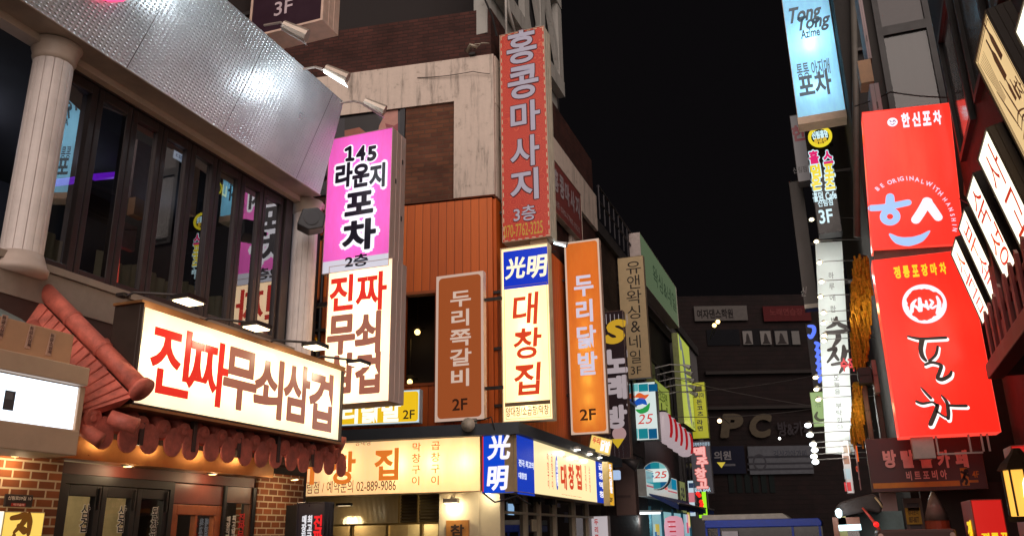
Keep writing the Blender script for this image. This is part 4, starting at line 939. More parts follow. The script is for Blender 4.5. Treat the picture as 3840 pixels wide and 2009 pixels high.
# ------------------------------------------------------------------ stair tower on the corner roof
def lw(px, py, X): u, z = hit(leftwall(X), px, py); return u, z
tw = thing('stair_tower', 'pale concrete stair tower with slanted braces on the corner building roof', 'tower', (-5.1, 0, 0), 90)
TX = -5.0
A = lw(1213, -30, TX); 
def tz(px, py): u, z = hit(leftwall(TX), px, py); return u, z
GREYW = concrete((176, 174, 168), .35)
q = MB()
zt0 = zPar - .15; zt1 = zPar + 3.2
q.box(13.0, 17.6, -.14, .04, zt0 + .55, zt0 + .95); q.box(13.0, 17.6, -.14, .04, zt1 - .3, zt1)
for a in (13.0, 13.7, 14.75, 15.9, 17.3): q.box(a, a + .32, -.12, .02, zt0 + .95, zt1 - .3)
q.box(13.0, 17.6, .06, .34, zt0 - .4, zt1 - .1)
for a, c in ((14.0, 15.0), (15.1, 16.2), (16.3, 17.4)): q.add([(a, -.1, zt1 - .3), (a + .3, -.1, zt1 - .3), (c + .3, -.1, zt0 + .95), (c, -.1, zt0 + .95), (a, 0, zt1 - .3), (a + .3, 0, zt1 - .3), (c + .3, 0, zt0 + .95), (c, 0, zt0 + .95)], [(0, 3, 2, 1), (4, 5, 6, 7), (0, 1, 5, 4), (1, 2, 6, 5), (2, 3, 7, 6), (3, 0, 4, 7)])
q.build('frame', GREYW, tw)
q = MB(); q.box(13.02, 17.58, .045, .055, zt0 + .95, zt1 - .3); q.build('shade_sheet', D((30, 30, 32), .8), tw)  # dark sheet painting the shade in the openings between the braces
q = MB(); q.tube([(13.0, -.2, zt1), (13.1, -.28, zt0 + 1.2), (13.5, -.2, zt0 + .4), (14.2, -.16, zt0 - .1)], .03, 8); q.tube([(13.3, -.2, zt1), (13.3, -.22, zt0 + .9), (13.35, -.2, zt0 - .3)], .025, 8); q.build('pipe', D((190, 186, 180), .5), tw, True)
# ducts and flue boxes on the street wall between pier and red sign
dc = thing('vent_duct', 'cream sheet metal duct running down the street wall behind the vermilion sign', 'duct', (-5.0, 13.55, 0), 90)
q = MB(); q.box(.0, .5, -.32, -.02, hit(P13, 1235, 395)[1], hit(P13, 1235, 238)[1]); q.build('duct', concrete((200, 180, 140), .5), dc, bevel=.01)
q = MB(); q.box(.05, .4, -.28, -.02, hit(P13, 1235, 470)[1], hit(P13, 1235, 402)[1]); q.box(.1, .35, -.24, -.02, hit(P13, 1235, 235)[1], hit(P13, 1235, 190)[1]); q.build('flue_box', D((120, 108, 100), .6), dc, bevel=.01)
bl = thing('camera_lamp', 'tangled security lamp on the corner of the concrete beam', 'lamp', wpt(fp, hit(fp, 1192, 132)[0], hit(fp, 1192, 140)[1], -.15), FA)
q = MB(); q.tube([(-.1, 0, 0), (.0, -.1, .08), (.12, -.04, .04)], .035, 8); q.tube([(.05, 0, .03), (.2, -.02, .14), (.34, 0, .12)], .012, 6); q.tube([(-.05, 0, 0), (.05, .02, .16), (.3, .05, .16)], .01, 6); q.build('head', D((150, 140, 124), .4, .4), bl, True); q = MB(); q.box(-.06, .06, .0, .15, -.06, -.02); q.build('bracket', BLACKM, bl)
# hanging bulbs behind the upper windows
def bulb(px, py, Y, label, power, r_=.055):
    x, z = hit(across(Y), px, py); t = thing('pendant_lamp', label, 'lamp', (x, Y, z))
    q = MB(); q.ball((0, 0, 0), r_); q.build('bulb', E((255, 214, 130), 5), t, True)
    q = MB(); q.lathe([(.16, .05), (.10, .09), (.03, .13)], 0, 0, 16); q.tube([(0, 0, .12), (0, 0, .8)], .008, 6); q.build('shade', D((90, 76, 50), .5, .3), t, True)
    lamp('bulb_light', t, (0, 0, -.12), power, (1, .75, .4), .05)
bulb(1050, 835, 13.75, 'warm bulb under a small shade inside the dark upper window', 1.2)
bulb(1031, 960, 13.75, 'warm bulb low in the dark upper window above the yellow fascia', .6, .05)
x_, z_ = hit(across(12.55), 778, 862)
t = thing('barn_lantern', 'copper barn lantern glowing left of the cream restaurant sign', 'lamp', (x_, 12.55, z_))
q = MB(); q.lathe([(.26, .06), (.20, .12), (.08, .17), (.05, .28), (.02, .32)], 0, 0, 18); q.tube([(0, 0, .3), (0, .12, .42), (0, .42, .42)], .018, 8); q.build('shade', D((150, 86, 44), .35, .7), t, True)
q = MB(); q.lathe([(.05, -.14), (.09, -.08), (.08, .05)], 0, 0, 14); q.build('bulb', E((255, 196, 90), 5), t, True); lamp('bulb_light', t, (0, -.1, -.2), 6, (1, .7, .35), .08)
x_, z_ = hit(across(12.6), 806, 865)
t = thing('barn_lantern', 'small yellow lantern beside the copper one', 'lamp', (x_, 12.6, z_))
q = MB(); q.lathe([(.05, -.08), (.09, -.02), (.09, .05), (.04, .09)], 0, 0, 12); q.build('bulb', E((240, 220, 30), 1.6), t, True); q = MB(); q.tube([(0, 0, .09), (0, .4, .2)], .012, 6); q.build('bracket', BLACKM, t)
# drain pipes and rails on the dark boarding between column and sign
dp = thing('drain_pipe', 'black drain pipe on the boarding behind the far column', 'pipe', wpt(fp, hit(fp, 790, 700)[0], 3.2, -.12), FA)
hh = hit(fp, 790, 585)[1] - 3.2
q = MB(); q.tube([(0, 0, 0), (0, 0, hh), (.35, 0, hh)], .05, 8); q.tube([(.22, 0, 0), (.22, 0, hh - .1)], .035, 8); q.build('pipe', BLACKM, dp); q = MB(); q.box(-.08, .4, -.04, .06, hh * .5, hh * .5 + .05); q.build('clamp', D((60, 56, 54), .5, .5), dp)
hv = thing('bell_speaker', 'small white horn speaker at the edge of the slate ledge', 'speaker', wpt((-5.08, 12.2, 5), hit((-5.08, 12.2, 5), 1182, 1070)[0], hit((-5.08, 12.2, 5), 1182, 1070)[1]), 10)
q = MB(); q.tube([(0, .1, 0), (0, 0, 0), (0, -.12, .0)], [.03, .05, .11], 14); q.build('horn', D((206, 196, 180), .5), hv, True); q = MB(); q.box(-.09, .09, .05, .12, -.1, .12); q.build('bracket', D((150, 140, 128), .5), hv)

# street front of the corner shop, dark glazing and white frames
sf = thing('shop_window', 'dark glazed street front with white frames below the street fascia', 'window', (-5.0, 0, 0), 90)
q = MB()
for px in (1318, 1352, 1392, 1440, 1474): u = lw(px, 1300, -5.0)[0]; q.box(u - .05, u + .05, -.06, .04, 0, 2.45)
q.box(13.1, 19.8, -.06, .04, 2.30, 2.45); q.box(13.1, 19.8, -.055, .03, 1.98, 2.02); q.build('frame', D((186, 174, 150), .5), sf)
q = MB(); q.add([(13.1, 0, 0), (19.8, 0, 0), (19.8, 0, 2.45), (13.1, 0, 2.45)], [(0, 1, 2, 3)]); q.build('pane', glass((.25, .27, .3), .22), sf)
q = MB()
for k, (px, py, rgb) in enumerate(((1287, 1278, (150, 190, 230)), (1345, 1320, (220, 210, 180)), (1425, 1300, (60, 64, 76)))): u, z = lw(px, py, -4.98); q.box(u - .12, u + .12, -.02, -.005, z - .1, z + .1, k)
q.build('notice', [L((150, 190, 230), .8), D((220, 210, 180), .6), D((60, 64, 76), .6)], sf)
for k, (px, py) in enumerate(((1290, 1256), (1352, 1252), (1383, 1260))):
    u, z = lw(px, py, -4.85); t = thing('cable_box', ('black tangle of cables under the blue corner panel', 'small black spotlight under the street fascia', 'black spotlight beside a white frame under the street fascia')[k], 'lamp' if k else 'cable', (-4.85, u, z), 90)
    q = MB(); q.box(-.1, .1, -.08, .06, -.06, .05); q.build('housing', BLACKM, t, bevel=.01); q = MB(); q.tube([(-.2, 0, .1), (-.05, -.05, -.1), (.1, 0, -.05), (.25, 0, .08)], .015, 6); q.build('cable', BLACKM, t)
s_ = Sign('shop_board', 'plain brown board box between the street fascia and the round sign', 'sign', across(21.5), (1531, 1150), (1602, 1294), .35, D((110, 88, 82), .55), D((124, 98, 90), .55, var=.1), .0)
t = s_.root; q = MB(); q.box(s_.w * .2, s_.w * .8, -.02, -.002, s_.h * .3, s_.h * .34); q.build('trim', D((96, 76, 72), .5), t)
t = thing('spot_lamp', 'bunch of grey spot lamps above the plain brown board', 'lamp', wpt(across(21.2), *hit(across(21.2), 1580, 1160)))
q = MB(); q.tube([(-.3, 0, .1), (0, -.1, 0), (.25, -.1, -.12)], [.03, .08, .16], 10); q.build('head', D((90, 84, 84), .4, .4), t, True); q = MB(); q.tube([(-.3, 0, .12), (.1, .05, .2), (.4, 0, .05)], .02, 6); q.build('cable', BLACKM, t)
s_ = Sign('shop_sign', 'small white upright sign with red letters beside dark cables', 'sign', across(18.5), (1486, 1297), (1534, 1400), .2, D((190, 180, 180), .5), L((206, 196, 200), .7), .01)
s_.v('두리쪽갈비', 1494, 1302, 1509, 1400, L((176, 50, 50), .8), .03, fill=.8); s_.done()
t = thing('lantern', 'small white plastic light hanging left of the plain brown board', 'lamp', wpt(across(20.5), *hit(across(20.5), 1548, 1193)))
q = MB(); q.box(-.12, .12, -.08, .08, -.12, .1); q.build('body', E((176, 200, 235), .9), t, bevel=.03); q = MB(); q.tube([(0, 0, .1), (-.1, .1, .3)], .015, 6); q.build('cable', BLACKM, t)

# ------------------------------------------------------------------ buildings further along the left side
def street_block(name, label, x, y0, y1, h, m, feats):
    t = thing(name, label, 'building', (x, y0, 0), 90)
    q = MB(); q.box(0, y1 - y0, .0, 7, 0, h); q.build('wall', m, t)
    q = MB(); q.box(-.05, y1 - y0 + .05, -.10, .25, h, h + .35); q.build('parapet', D((52, 48, 48), .8), t)
    for (a, c, d, e_) in feats:
        q = MB(); f = .07
        q.box(a, c, -.05, -.002, d, d + f); q.box(a, c, -.05, -.002, e_ - f, e_); q.box(a, a + f, -.05, -.002, d + f, e_ - f); q.box(c - f, c, -.05, -.002, d + f, e_ - f); q.box((a + c) / 2 - .03, (a + c) / 2 + .03, -.045, -.002, d + f, e_ - f)
        w_ = q.build('window', D((62, 60, 62), .4, .4), t); q = MB(); q.add([(a + f, -.012, d + f), (c - f, -.012, d + f), (c - f, -.012, e_ - f), (a + f, -.012, e_ - f)], [(0, 1, 2, 3)]); q.build('pane', D((20, 21, 24), .06), w_)
    return t
street_block('street_building', 'dark brown block behind the karaoke sign', -5.15, 20.6, 25.4, 9.4, brick((62, 46, 42), (50, 38, 36), (56, 46, 42), .21, .075), [(.5, 2.2, 5.2, 7.4), (2.7, 4.4, 5.2, 7.4)])
street_block('street_building', 'black slatted block behind the striped convenience store sign', -5.15, 25.5, 31.5, 8.6, planks((34, 33, 34), (48, 46, 46), .35), [(.4, 2.8, 5.4, 7.2), (3.1, 5.5, 5.4, 7.2)])
street_block('street_building', 'grey rendered block past the tall squid banner', -5.05, 31.6, 38.0, 9.3, concrete((120, 118, 120), .3), [(.6, 2.6, 3.3, 5.4), (3.2, 5.6, 3.3, 5.4)])
# roof stair rail on the dark block
t = thing('roof_railing', 'dark metal railing along the roof edge above the green fascia', 'railing', (-5.0, 20.7, 9.75), 90)
q = MB(); q.tube([(0, 0, .95), (4.6, 0, .95)], .04, 6); q.tube([(0, 0, .5), (4.6, 0, .5)], .03, 6); q.build('rail', D((64, 62, 66), .5, .5), t)
for k in range(9): q = MB(); q.tube([(k * .57, 0, -.02), (k * .57, 0, .95)], .025, 6); q.build('post', D((64, 62, 66), .5, .5), t)
# convenience store
TEAL = L((24, 128, 140), .9); DTEAL = L((10, 86, 128), .9); GW = E((222, 236, 232), .85)
s_ = Sign('store_sign', 'square-cut white store sign with teal bars, swirl and red 25', 'sign', across(24.5), (1587, 964), (1657, 1104), .45, D((200, 206, 200), .5), GW, .0)
for k, (x0, x1, m_) in enumerate(((1590, 1606, L((110, 190, 190), .85)), (1606, 1631, TEAL), (1631, 1654, DTEAL))): s_.r(x0, 966, x1, 983, m_); s_.r(x0, 1078, x1, 1102, m_)
def S(s, pts, ws, m, y=-.005, th=0): s.mb.brush([s.loc(*p_) for p_ in pts], ws, y, s.mat(m), th)
S(s_, [(1598, 998), (1608, 994), (1620, 998), (1632, 992)], [.03, .16, .14, .02], L((222, 96, 40), .95))
S(s_, [(1598, 1022), (1604, 1012), (1616, 1008), (1626, 1016)], [.03, .18, .2, .05], L((24, 84, 180), .95))
S(s_, [(1600, 1030), (1612, 1034), (1626, 1028), (1634, 1014)], [.03, .14, .16, .03], L((40, 150, 70), .95))
s_.t('25', 1606, 1042, 1642, 1064, L((206, 52, 44), .95), .0, slant=.3); s_.done(); s_.mount(((.5,),), -1, .3)
s_ = Sign('noodle_fascia', 'olive green fascia with dark letters behind the store sign', 'sign', leftwall(-4.8), (1646, 951), (1688, 1061), .25, D((150, 160, 90), .5), L((150, 164, 72), .72), .015)
s_.mb.text('돈코츠라면', s_.w * .1, s_.h * .42, s_.w * .82, s_.h * .8, m=s_.mat(L((70, 84, 30), .7)), bold=.03); s_.r(1673, 1030, 1680, 1050, L((100, 110, 70), .6)); s_.done()
lan = None
for k in range(5):
    px, py = 1668 + k * 13.5, 1072 + k * 11
    u, z = lw(px, py, -4.5)
    if lan is None:
        lan = thing('paper_lantern', 'red and white rounded lantern in the row under the noodle fascia', 'lantern', (-4.5, u, z), 0, 'red and white lanterns in a row')
        q = MB(); q.lathe([(.10, -.42), (.22, -.36), (.27, -.2), (.28, 0), (.27, .2), (.22, .36), (.10, .42)], 0, 0, 20); q.build('shade', L((206, 186, 190), .62), lan, True)
        q = MB()
        for a0 in range(20, 95, 6):
            pass
        q.add([((.285 * math.cos(R(a))) * s1, (.285 * math.sin(R(a))) * s1, zz) for zz, s1 in ((-.34, .82), (-.18, .98), (0, 1.01), (.18, .98), (.34, .82)) for a in range(-35, 50, 12)],
              [(i * 8 + j, i * 8 + j + 1, (i + 1) * 8 + j + 1, (i + 1) * 8 + j) for i in range(4) for j in range(7)])
        q.build('red_band', L((170, 28, 34), .8), lan, True)
        q = MB(); q.lathe([(.11, .42), (.12, .47)], 0, 0, 14); q.tube([(0, 0, .47), (0, 0, .7)], .015, 6); q.build('cap', BLACKM, lan)
    else:
        c = lan.copy(); COL.objects.link(c); c.location = (-4.5, u, z)
        for ch in list(lan.children): d_ = ch.copy(); COL.objects.link(d_); d_.parent = c
s_ = Sign('squid_banner', 'tall lime banner with a long grey squid shape', 'banner', leftwall(-4.6), (1703, 836), (1750, 1085), .2, D((140, 150, 90), .5), L((188, 200, 84), .72), .01)
w, h = s_.w, s_.h
s_.mb.brush([(w * .30, h * .93), (w * .4, h * .72), (w * .47, h * .5), (w * .55, h * .28), (w * .66, h * .12), (w * .7, h * .02)], [.1, .5, .45, .62, .5, .04], -.005, s_.mat(L((116, 122, 126), .7)))
s_.mb.brush([(w * .15, h * .98), (w * .2, h * .9), (w * .28, h * .92)], [.2, .5, .3], -.006, s_.mat(L((126, 132, 130), .7))); s_.mb.box(w * .82, w * .92, -.004, -.003, h * .03, h * .1, s_.mat(L((90, 100, 70), .7))); s_.done()
for k in range(5):
    u, z = lw(1652 + k * 5, 925 + k * 17, -5.0)
    t = thing('gooseneck_lamp', 'white gooseneck lamp arm above the black slatted wall', 'lamp', (-5.05, u, z), 90, 'gooseneck lamps between green fascia and banner')
    q = MB(); q.tube([(0, 0, 0), (0, -.5, .08), (0, -.95, .02)], .02, 6); q.build('arm', D((200, 200, 196), .4), t); q = MB(); q.tube([(0, -.92, .03), (0, -1.15, -.08)], [.04, .09], 10); q.build('head', D((206, 206, 200), .4), t)
s_ = Sign('noodle_sign', 'olive yellow vertical sign with black letters past the squid banner', 'sign', across(33.0), (1732, 963), (1784, 1101), .3, D((150, 156, 70), .5), L((176, 172, 44), .75), .01)
s_.r(1737, 972, 1766, 984, L((70, 60, 40), .6)); s_.t('고시마', 1742, 988, 1772, 1000, INK, .02); s_.v('돈코츠', 1751, 1003, 1770, 1047, INK, .03, fill=.85); s_.v('라면', 1752, 1054, 1770, 1084, INK, .03, fill=.85); s_.done()
s_ = Sign('beer_bar_sign', 'charcoal box sign with glowing pink letters and BEER BAR below', 'sign', across(31.0), (1735, 1110), (1796, 1240), .25, D((90, 88, 92), .5), L((74, 70, 74), .7), .012)
PNK = E((246, 176, 170), .95); PO = L((200, 90, 84), .9)
for ch, x0, y0 in (('맥', 1744, 1124), ('주', 1751, 1150), ('창', 1747, 1177), ('고', 1751, 1203)): two(s_, ch, x0, y0, x0 + 31, y0 + 24, PNK, PO, .05, .10)
s_.t('세계맥주전문점', 1739, 1113, 1786, 1120, L((176, 200, 216), .8), .02); s_.t('BEER BAR', 1744, 1226, 1788, 1235, L((190, 226, 240), .95), .02); s_.done()
t = thing('led_arrow_sign', 'little green and red LED sign under the charcoal beer sign', 'sign', wpt(across(30.0), *hit(across(30.0), 1757, 1302)))
wq = hit(across(30.0), 1782, 1302)[0] - hit(across(30.0), 1757, 1302)[0]; hq = hit(across(30.0), 1757, 1236)[1] - hit(across(30.0), 1757, 1302)[1]
q = MB(); q.box(0, wq, .0, .15, 0, hq); q.build('casing', D((40, 40, 36), .5), t)
q = MB(); q.box(wq * .55, wq * .95, -.03, -.002, 0, hq); q.box(wq * .1, wq * .55, -.03, -.002, 0, hq * .12); q.build('green_tube', E((150, 220, 30), 1.2), t)
q = MB()
for zz, xx in ((.93, .15), (.86, .3), (.62, .42), (.44, .42), (.52, .48)): q.ball((wq * xx, -.04, hq * zz), .07)
q.build('red_tube', E((255, 40, 30), 1.3), t, True)
s_ = Sign('tall_banner', 'white strip banner with pink print left of the LED sign', 'banner', across(28.5), (1729, 1208), (1751, 1297), .15, D((170, 190, 200), .5), L((196, 216, 226), .85), .01)
s_.r(1732, 1214, 1748, 1226, L((40, 60, 90), .7)); s_.r(1731, 1238, 1749, 1262, L((214, 120, 130), .8)); s_.r(1734, 1272, 1747, 1288, L((70, 90, 150), .7)); s_.done()
s_ = Sign('strip_sign', 'olive strip sign with dark marks left of the white banner', 'sign', leftwall(-4.9), (1708, 1208), (1728, 1290), .15, D((130, 136, 90), .5), L((140, 146, 90), .6), .01)
s_.mb.text('라면', s_.w * .2, s_.h * .2, s_.w * .8, s_.h * .85, m=s_.mat(INK), bold=.03); s_.done()
x_, z_ = hit(across(25.2), 1649, 1195); rr_ = hit(across(25.2), 1684, 1195)[0] - x_
t = thing('round_store_sign', 'round white store sign with teal top and bottom caps', 'sign', (x_, 25.2, z_ - rr_))
q = MB(); q.disc(0, rr_, rr_, .002, .3, 40); q.build('casing', D((196, 206, 206), .4), t); q = MB(); q.disc(0, rr_, rr_ * .94, -.004, .0, 40); q.build('face_panel', GW, t)
q = MB()
for sg in (1, -1):
    for k in range(3):
        a0, a1 = (30 + 40 * k, 70 + 40 * k) if sg > 0 else (210 + 40 * k, 250 + 40 * k)
        pts = [(rr_ * .93 * math.cos(R(a0 + (a1 - a0) * j / 8)), rr_ + rr_ * .93 * math.sin(R(a0 + (a1 - a0) * j / 8))) for j in range(9)]
        zc = rr_ + sg * rr_ * .93 * .5
        pts += [(pts[-1][0], zc), (pts[0][0], zc)]; q.add([(x, -.008, z) for x, z in pts], [tuple(range(len(pts)))], k)
q.text('GS', -rr_ * .78, rr_ * .85, -rr_ * .12, rr_ * 1.2, y=-.01, m=3, bold=.02); q.text('25', -rr_ * .05, rr_ * .8, rr_ * .8, rr_ * 1.28, y=-.01, m=4, bold=.01, slant=.25)
q.build('lettering', [L((120, 190, 190), .8), TEAL, DTEAL, L((70, 80, 150), .9), L((200, 54, 46), .95)], t)
q = MB(); q.tube([(-rr_, .15, rr_), (-rr_ - .6, .15, rr_)], .04, 8); q.build('bracket', D((120, 120, 120), .4, .5), t)
s_ = Sign('store_fascia', 'white store fascia with teal blocks and a red stripe', 'sign', (-4.9, 25.5, 90), (1622, 1178), (1706, 1262), .3, D((196, 200, 196), .5), E((206, 214, 208), .6), .015)
w, h = s_.w, s_.h
for (a, c, d, e_, m_) in ((.02, .34, .5, .95, TEAL), (.34, .44, .5, .95, DTEAL), (.02, .44, .36, .42, L((180, 50, 60), .8)), (.66, .98, .5, .95, TEAL), (.8, .98, .5, .95, DTEAL), (.66, .98, .36, .42, L((180, 50, 60), .8))): s_.mb.add([(w * a, -.003 - (c == .98) * .002, h * d), (w * c, -.003 - (c == .98) * .002, h * d), (w * c, -.003 - (c == .98) * .002, h * e_), (w * a, -.003 - (c == .98) * .002, h * e_)], [(0, 1, 2, 3)], s_.mat(m_))
s_.mb.text('GS', w * .47, h * .45, w * .55, h * .85, m=s_.mat(L((60, 70, 150), .9)), bold=.03); s_.mb.text('25', w * .55, h * .4, w * .65, h * .9, m=s_.mat(L((200, 50, 44), .95)), bold=.02); s_.done()
t = thing('awning', 'navy blue folded awning over the convenience store front', 'awning', (-4.6, 24.5, 0), 90)
u0, z0 = lw(1608, 1286, -4.3); 
q = MB(); q.add([(0, .3, 2.75), (7.5, .3, 2.75), (7.5, -.5, 2.45), (0, -.5, 2.45), (0, .3, 2.70), (7.5, .3, 2.70), (7.5, -.5, 2.28), (0, -.5, 2.28)], [(0, 1, 2, 3), (4, 7, 6, 5), (3, 2, 6, 7), (0, 3, 7, 4), (1, 5, 6, 2)]); q.build('canopy', D((26, 50, 110), .6), t)
q = MB(); q.tube([(0, -.5, 2.45), (7.5, -.5, 2.45)], .03, 6); q.build('bar', D((150, 150, 150), .4, .6), t)
t = thing('convenience_store', 'bright convenience store front with posters, under the navy awning', 'shop front', (-5.0, 24.5, 0), 90)
q = MB(); q.add([(0, -.05, .2), (7.2, -.05, .2), (7.2, -.05, 2.3), (0, -.05, 2.3)], [(0, 1, 2, 3)]); q.build('window', E((150, 196, 206), .7), t)
q = MB(); random.seed(11); cols = [(220, 90, 120), (236, 226, 214), (60, 110, 160), (214, 190, 90), (230, 170, 190), (40, 70, 110)]
for k in range(16): a = .2 + random.random() * 6.5; d = .4 + random.random() * 1.5; q.box(a, a + .25 + random.random() * .3, -.09, -.06, d, d + .3 + random.random() * .25, k % 6)
q.build('poster', [L(c, .7) for c in cols], t)
q = MB(); [q.box(a, a + .08, -.12, -.051, .0, 2.4) for a in (0, 1.8, 3.6, 5.4, 7.1)]; q.build('frame', D((60, 130, 150), .5), t)
t = thing('strip_light', 'white fluorescent strip under the navy awning end', 'lamp', wpt(across(24.3), *hit(across(24.3), 1612, 1290)), 20)
q = MB(); q.box(-.5, .55, -.05, .05, -.03, .03); q.build('tube', E((240, 246, 246), 1.6), t, bevel=.01); q = MB(); q.box(-.6, .6, -.06, .06, .031, .08); q.build('housing', D((120, 120, 120), .5), t); lamp('tube_light', t, (0, -.2, -.2), 8, (.9, 1, 1), .1)
t = thing('paper_lantern', 'pale pink barrel lantern with red marks in the store front', 'lantern', wpt(across(25.0), *hit(across(25.0), 1696, 1330)))
q = MB(); q.lathe([(.1, -.45), (.2, -.4), (.27, -.2), (.28, .1), (.24, .3), (.1, .36)], 0, 0, 18); q.build('shade', L((222, 160, 176), .8), t, True); q = MB(); [q.tube([(-.12 + .02 * k, -.29, .2 - .13 * k), (.1, -.3, .2 - .13 * k)], .02, 6) for k in range(4)]; q.build('lettering', L((190, 50, 60), .8), t)

# ------------------------------------------------------------------ the dark building that closes the street
FB = (-5.2, 38.6, 20)
fb = thing('end_building', 'dark red-brown building closing the end of the street', 'building', wpt(FB, 0, 0), 20)
zT = hit(FB, 1742, 745)[1]
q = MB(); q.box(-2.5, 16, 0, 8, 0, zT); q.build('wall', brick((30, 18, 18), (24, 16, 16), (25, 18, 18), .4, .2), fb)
def fbh(px, py): return hit(FB, px, py)
def fbox(name, x0, y0, x1, y1, m, d0=-.05, d1=-.002, parent=None, build=True):
    a, z1 = fbh(x0, y0); c, z0 = fbh(x1, y1); q = MB(); q.box(a, c, d0, d1, z0, z1); return q.build(name, m, parent or fb)
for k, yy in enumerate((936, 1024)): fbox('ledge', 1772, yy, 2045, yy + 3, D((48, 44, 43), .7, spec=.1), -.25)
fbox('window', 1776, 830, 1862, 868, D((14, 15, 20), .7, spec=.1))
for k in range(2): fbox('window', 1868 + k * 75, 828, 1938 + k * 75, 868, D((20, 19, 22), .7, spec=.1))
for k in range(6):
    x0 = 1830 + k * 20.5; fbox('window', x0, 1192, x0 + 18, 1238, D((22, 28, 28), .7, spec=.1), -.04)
for i, (x0, x1, rgb, lb) in enumerate(((1867, 1895, (96, 92, 90), 'white photo panel with a dark figure, first of the row'), (1911, 1942, (96, 92, 90), 'white photo panel with a dark profile, second of the row'), (1948, 1984, (84, 80, 78), 'grey photo panel with two figures, third of the row'), (1990, 2014, (84, 82, 80), 'plain grey photo panel beside the sign column'))):
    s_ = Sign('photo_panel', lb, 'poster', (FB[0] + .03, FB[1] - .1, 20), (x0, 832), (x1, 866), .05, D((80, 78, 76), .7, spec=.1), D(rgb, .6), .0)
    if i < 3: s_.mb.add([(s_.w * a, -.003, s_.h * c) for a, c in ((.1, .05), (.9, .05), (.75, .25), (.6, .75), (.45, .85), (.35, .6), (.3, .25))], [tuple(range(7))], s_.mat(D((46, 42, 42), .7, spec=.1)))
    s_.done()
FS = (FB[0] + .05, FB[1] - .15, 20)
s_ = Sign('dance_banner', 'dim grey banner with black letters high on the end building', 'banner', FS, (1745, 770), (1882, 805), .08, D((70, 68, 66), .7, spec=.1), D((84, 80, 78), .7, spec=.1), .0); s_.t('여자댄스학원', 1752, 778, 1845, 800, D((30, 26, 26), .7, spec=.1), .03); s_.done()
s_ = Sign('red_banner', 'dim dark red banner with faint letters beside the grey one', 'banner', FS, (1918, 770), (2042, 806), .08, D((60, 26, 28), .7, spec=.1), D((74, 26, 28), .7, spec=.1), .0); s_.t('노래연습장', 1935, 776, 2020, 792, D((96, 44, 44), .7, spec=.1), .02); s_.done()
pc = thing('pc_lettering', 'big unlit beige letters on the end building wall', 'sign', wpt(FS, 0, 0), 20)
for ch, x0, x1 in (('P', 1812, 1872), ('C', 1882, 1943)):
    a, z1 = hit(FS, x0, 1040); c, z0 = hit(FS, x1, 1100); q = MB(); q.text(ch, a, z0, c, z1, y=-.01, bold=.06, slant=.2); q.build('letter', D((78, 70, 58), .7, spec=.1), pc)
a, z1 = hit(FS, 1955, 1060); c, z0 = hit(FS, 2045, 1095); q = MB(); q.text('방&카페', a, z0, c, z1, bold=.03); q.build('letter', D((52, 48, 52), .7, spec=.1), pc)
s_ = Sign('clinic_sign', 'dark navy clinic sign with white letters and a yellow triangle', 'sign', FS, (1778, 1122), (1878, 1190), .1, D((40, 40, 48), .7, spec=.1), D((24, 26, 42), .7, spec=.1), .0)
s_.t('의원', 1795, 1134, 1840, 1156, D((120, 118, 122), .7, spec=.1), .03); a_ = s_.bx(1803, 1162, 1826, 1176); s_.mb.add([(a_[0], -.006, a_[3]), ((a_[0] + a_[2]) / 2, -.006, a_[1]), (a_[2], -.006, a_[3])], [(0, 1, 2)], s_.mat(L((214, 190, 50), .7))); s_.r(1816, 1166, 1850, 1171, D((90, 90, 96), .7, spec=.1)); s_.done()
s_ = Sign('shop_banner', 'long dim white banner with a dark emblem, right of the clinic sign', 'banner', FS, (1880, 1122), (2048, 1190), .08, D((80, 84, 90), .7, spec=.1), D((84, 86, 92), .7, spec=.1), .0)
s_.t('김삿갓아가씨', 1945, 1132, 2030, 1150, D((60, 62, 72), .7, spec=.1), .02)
for yy in (1147, 1164, 1178): s_.r(1880, yy, 2048, yy + 2, D((52, 52, 58), .7, spec=.1), y=-.004)
a_ = s_.bx(1890, 1140, 1932, 1185); s_.mb.ring((a_[0] + a_[2]) / 2, (a_[1] + a_[3]) / 2, (a_[2] - a_[0]) * .35, (a_[2] - a_[0]) * .47, -.006, -.004, m=s_.mat(D((60, 60, 66), .7, spec=.1)), rz=(a_[3] - a_[1]) / (a_[2] - a_[0])); s_.done()
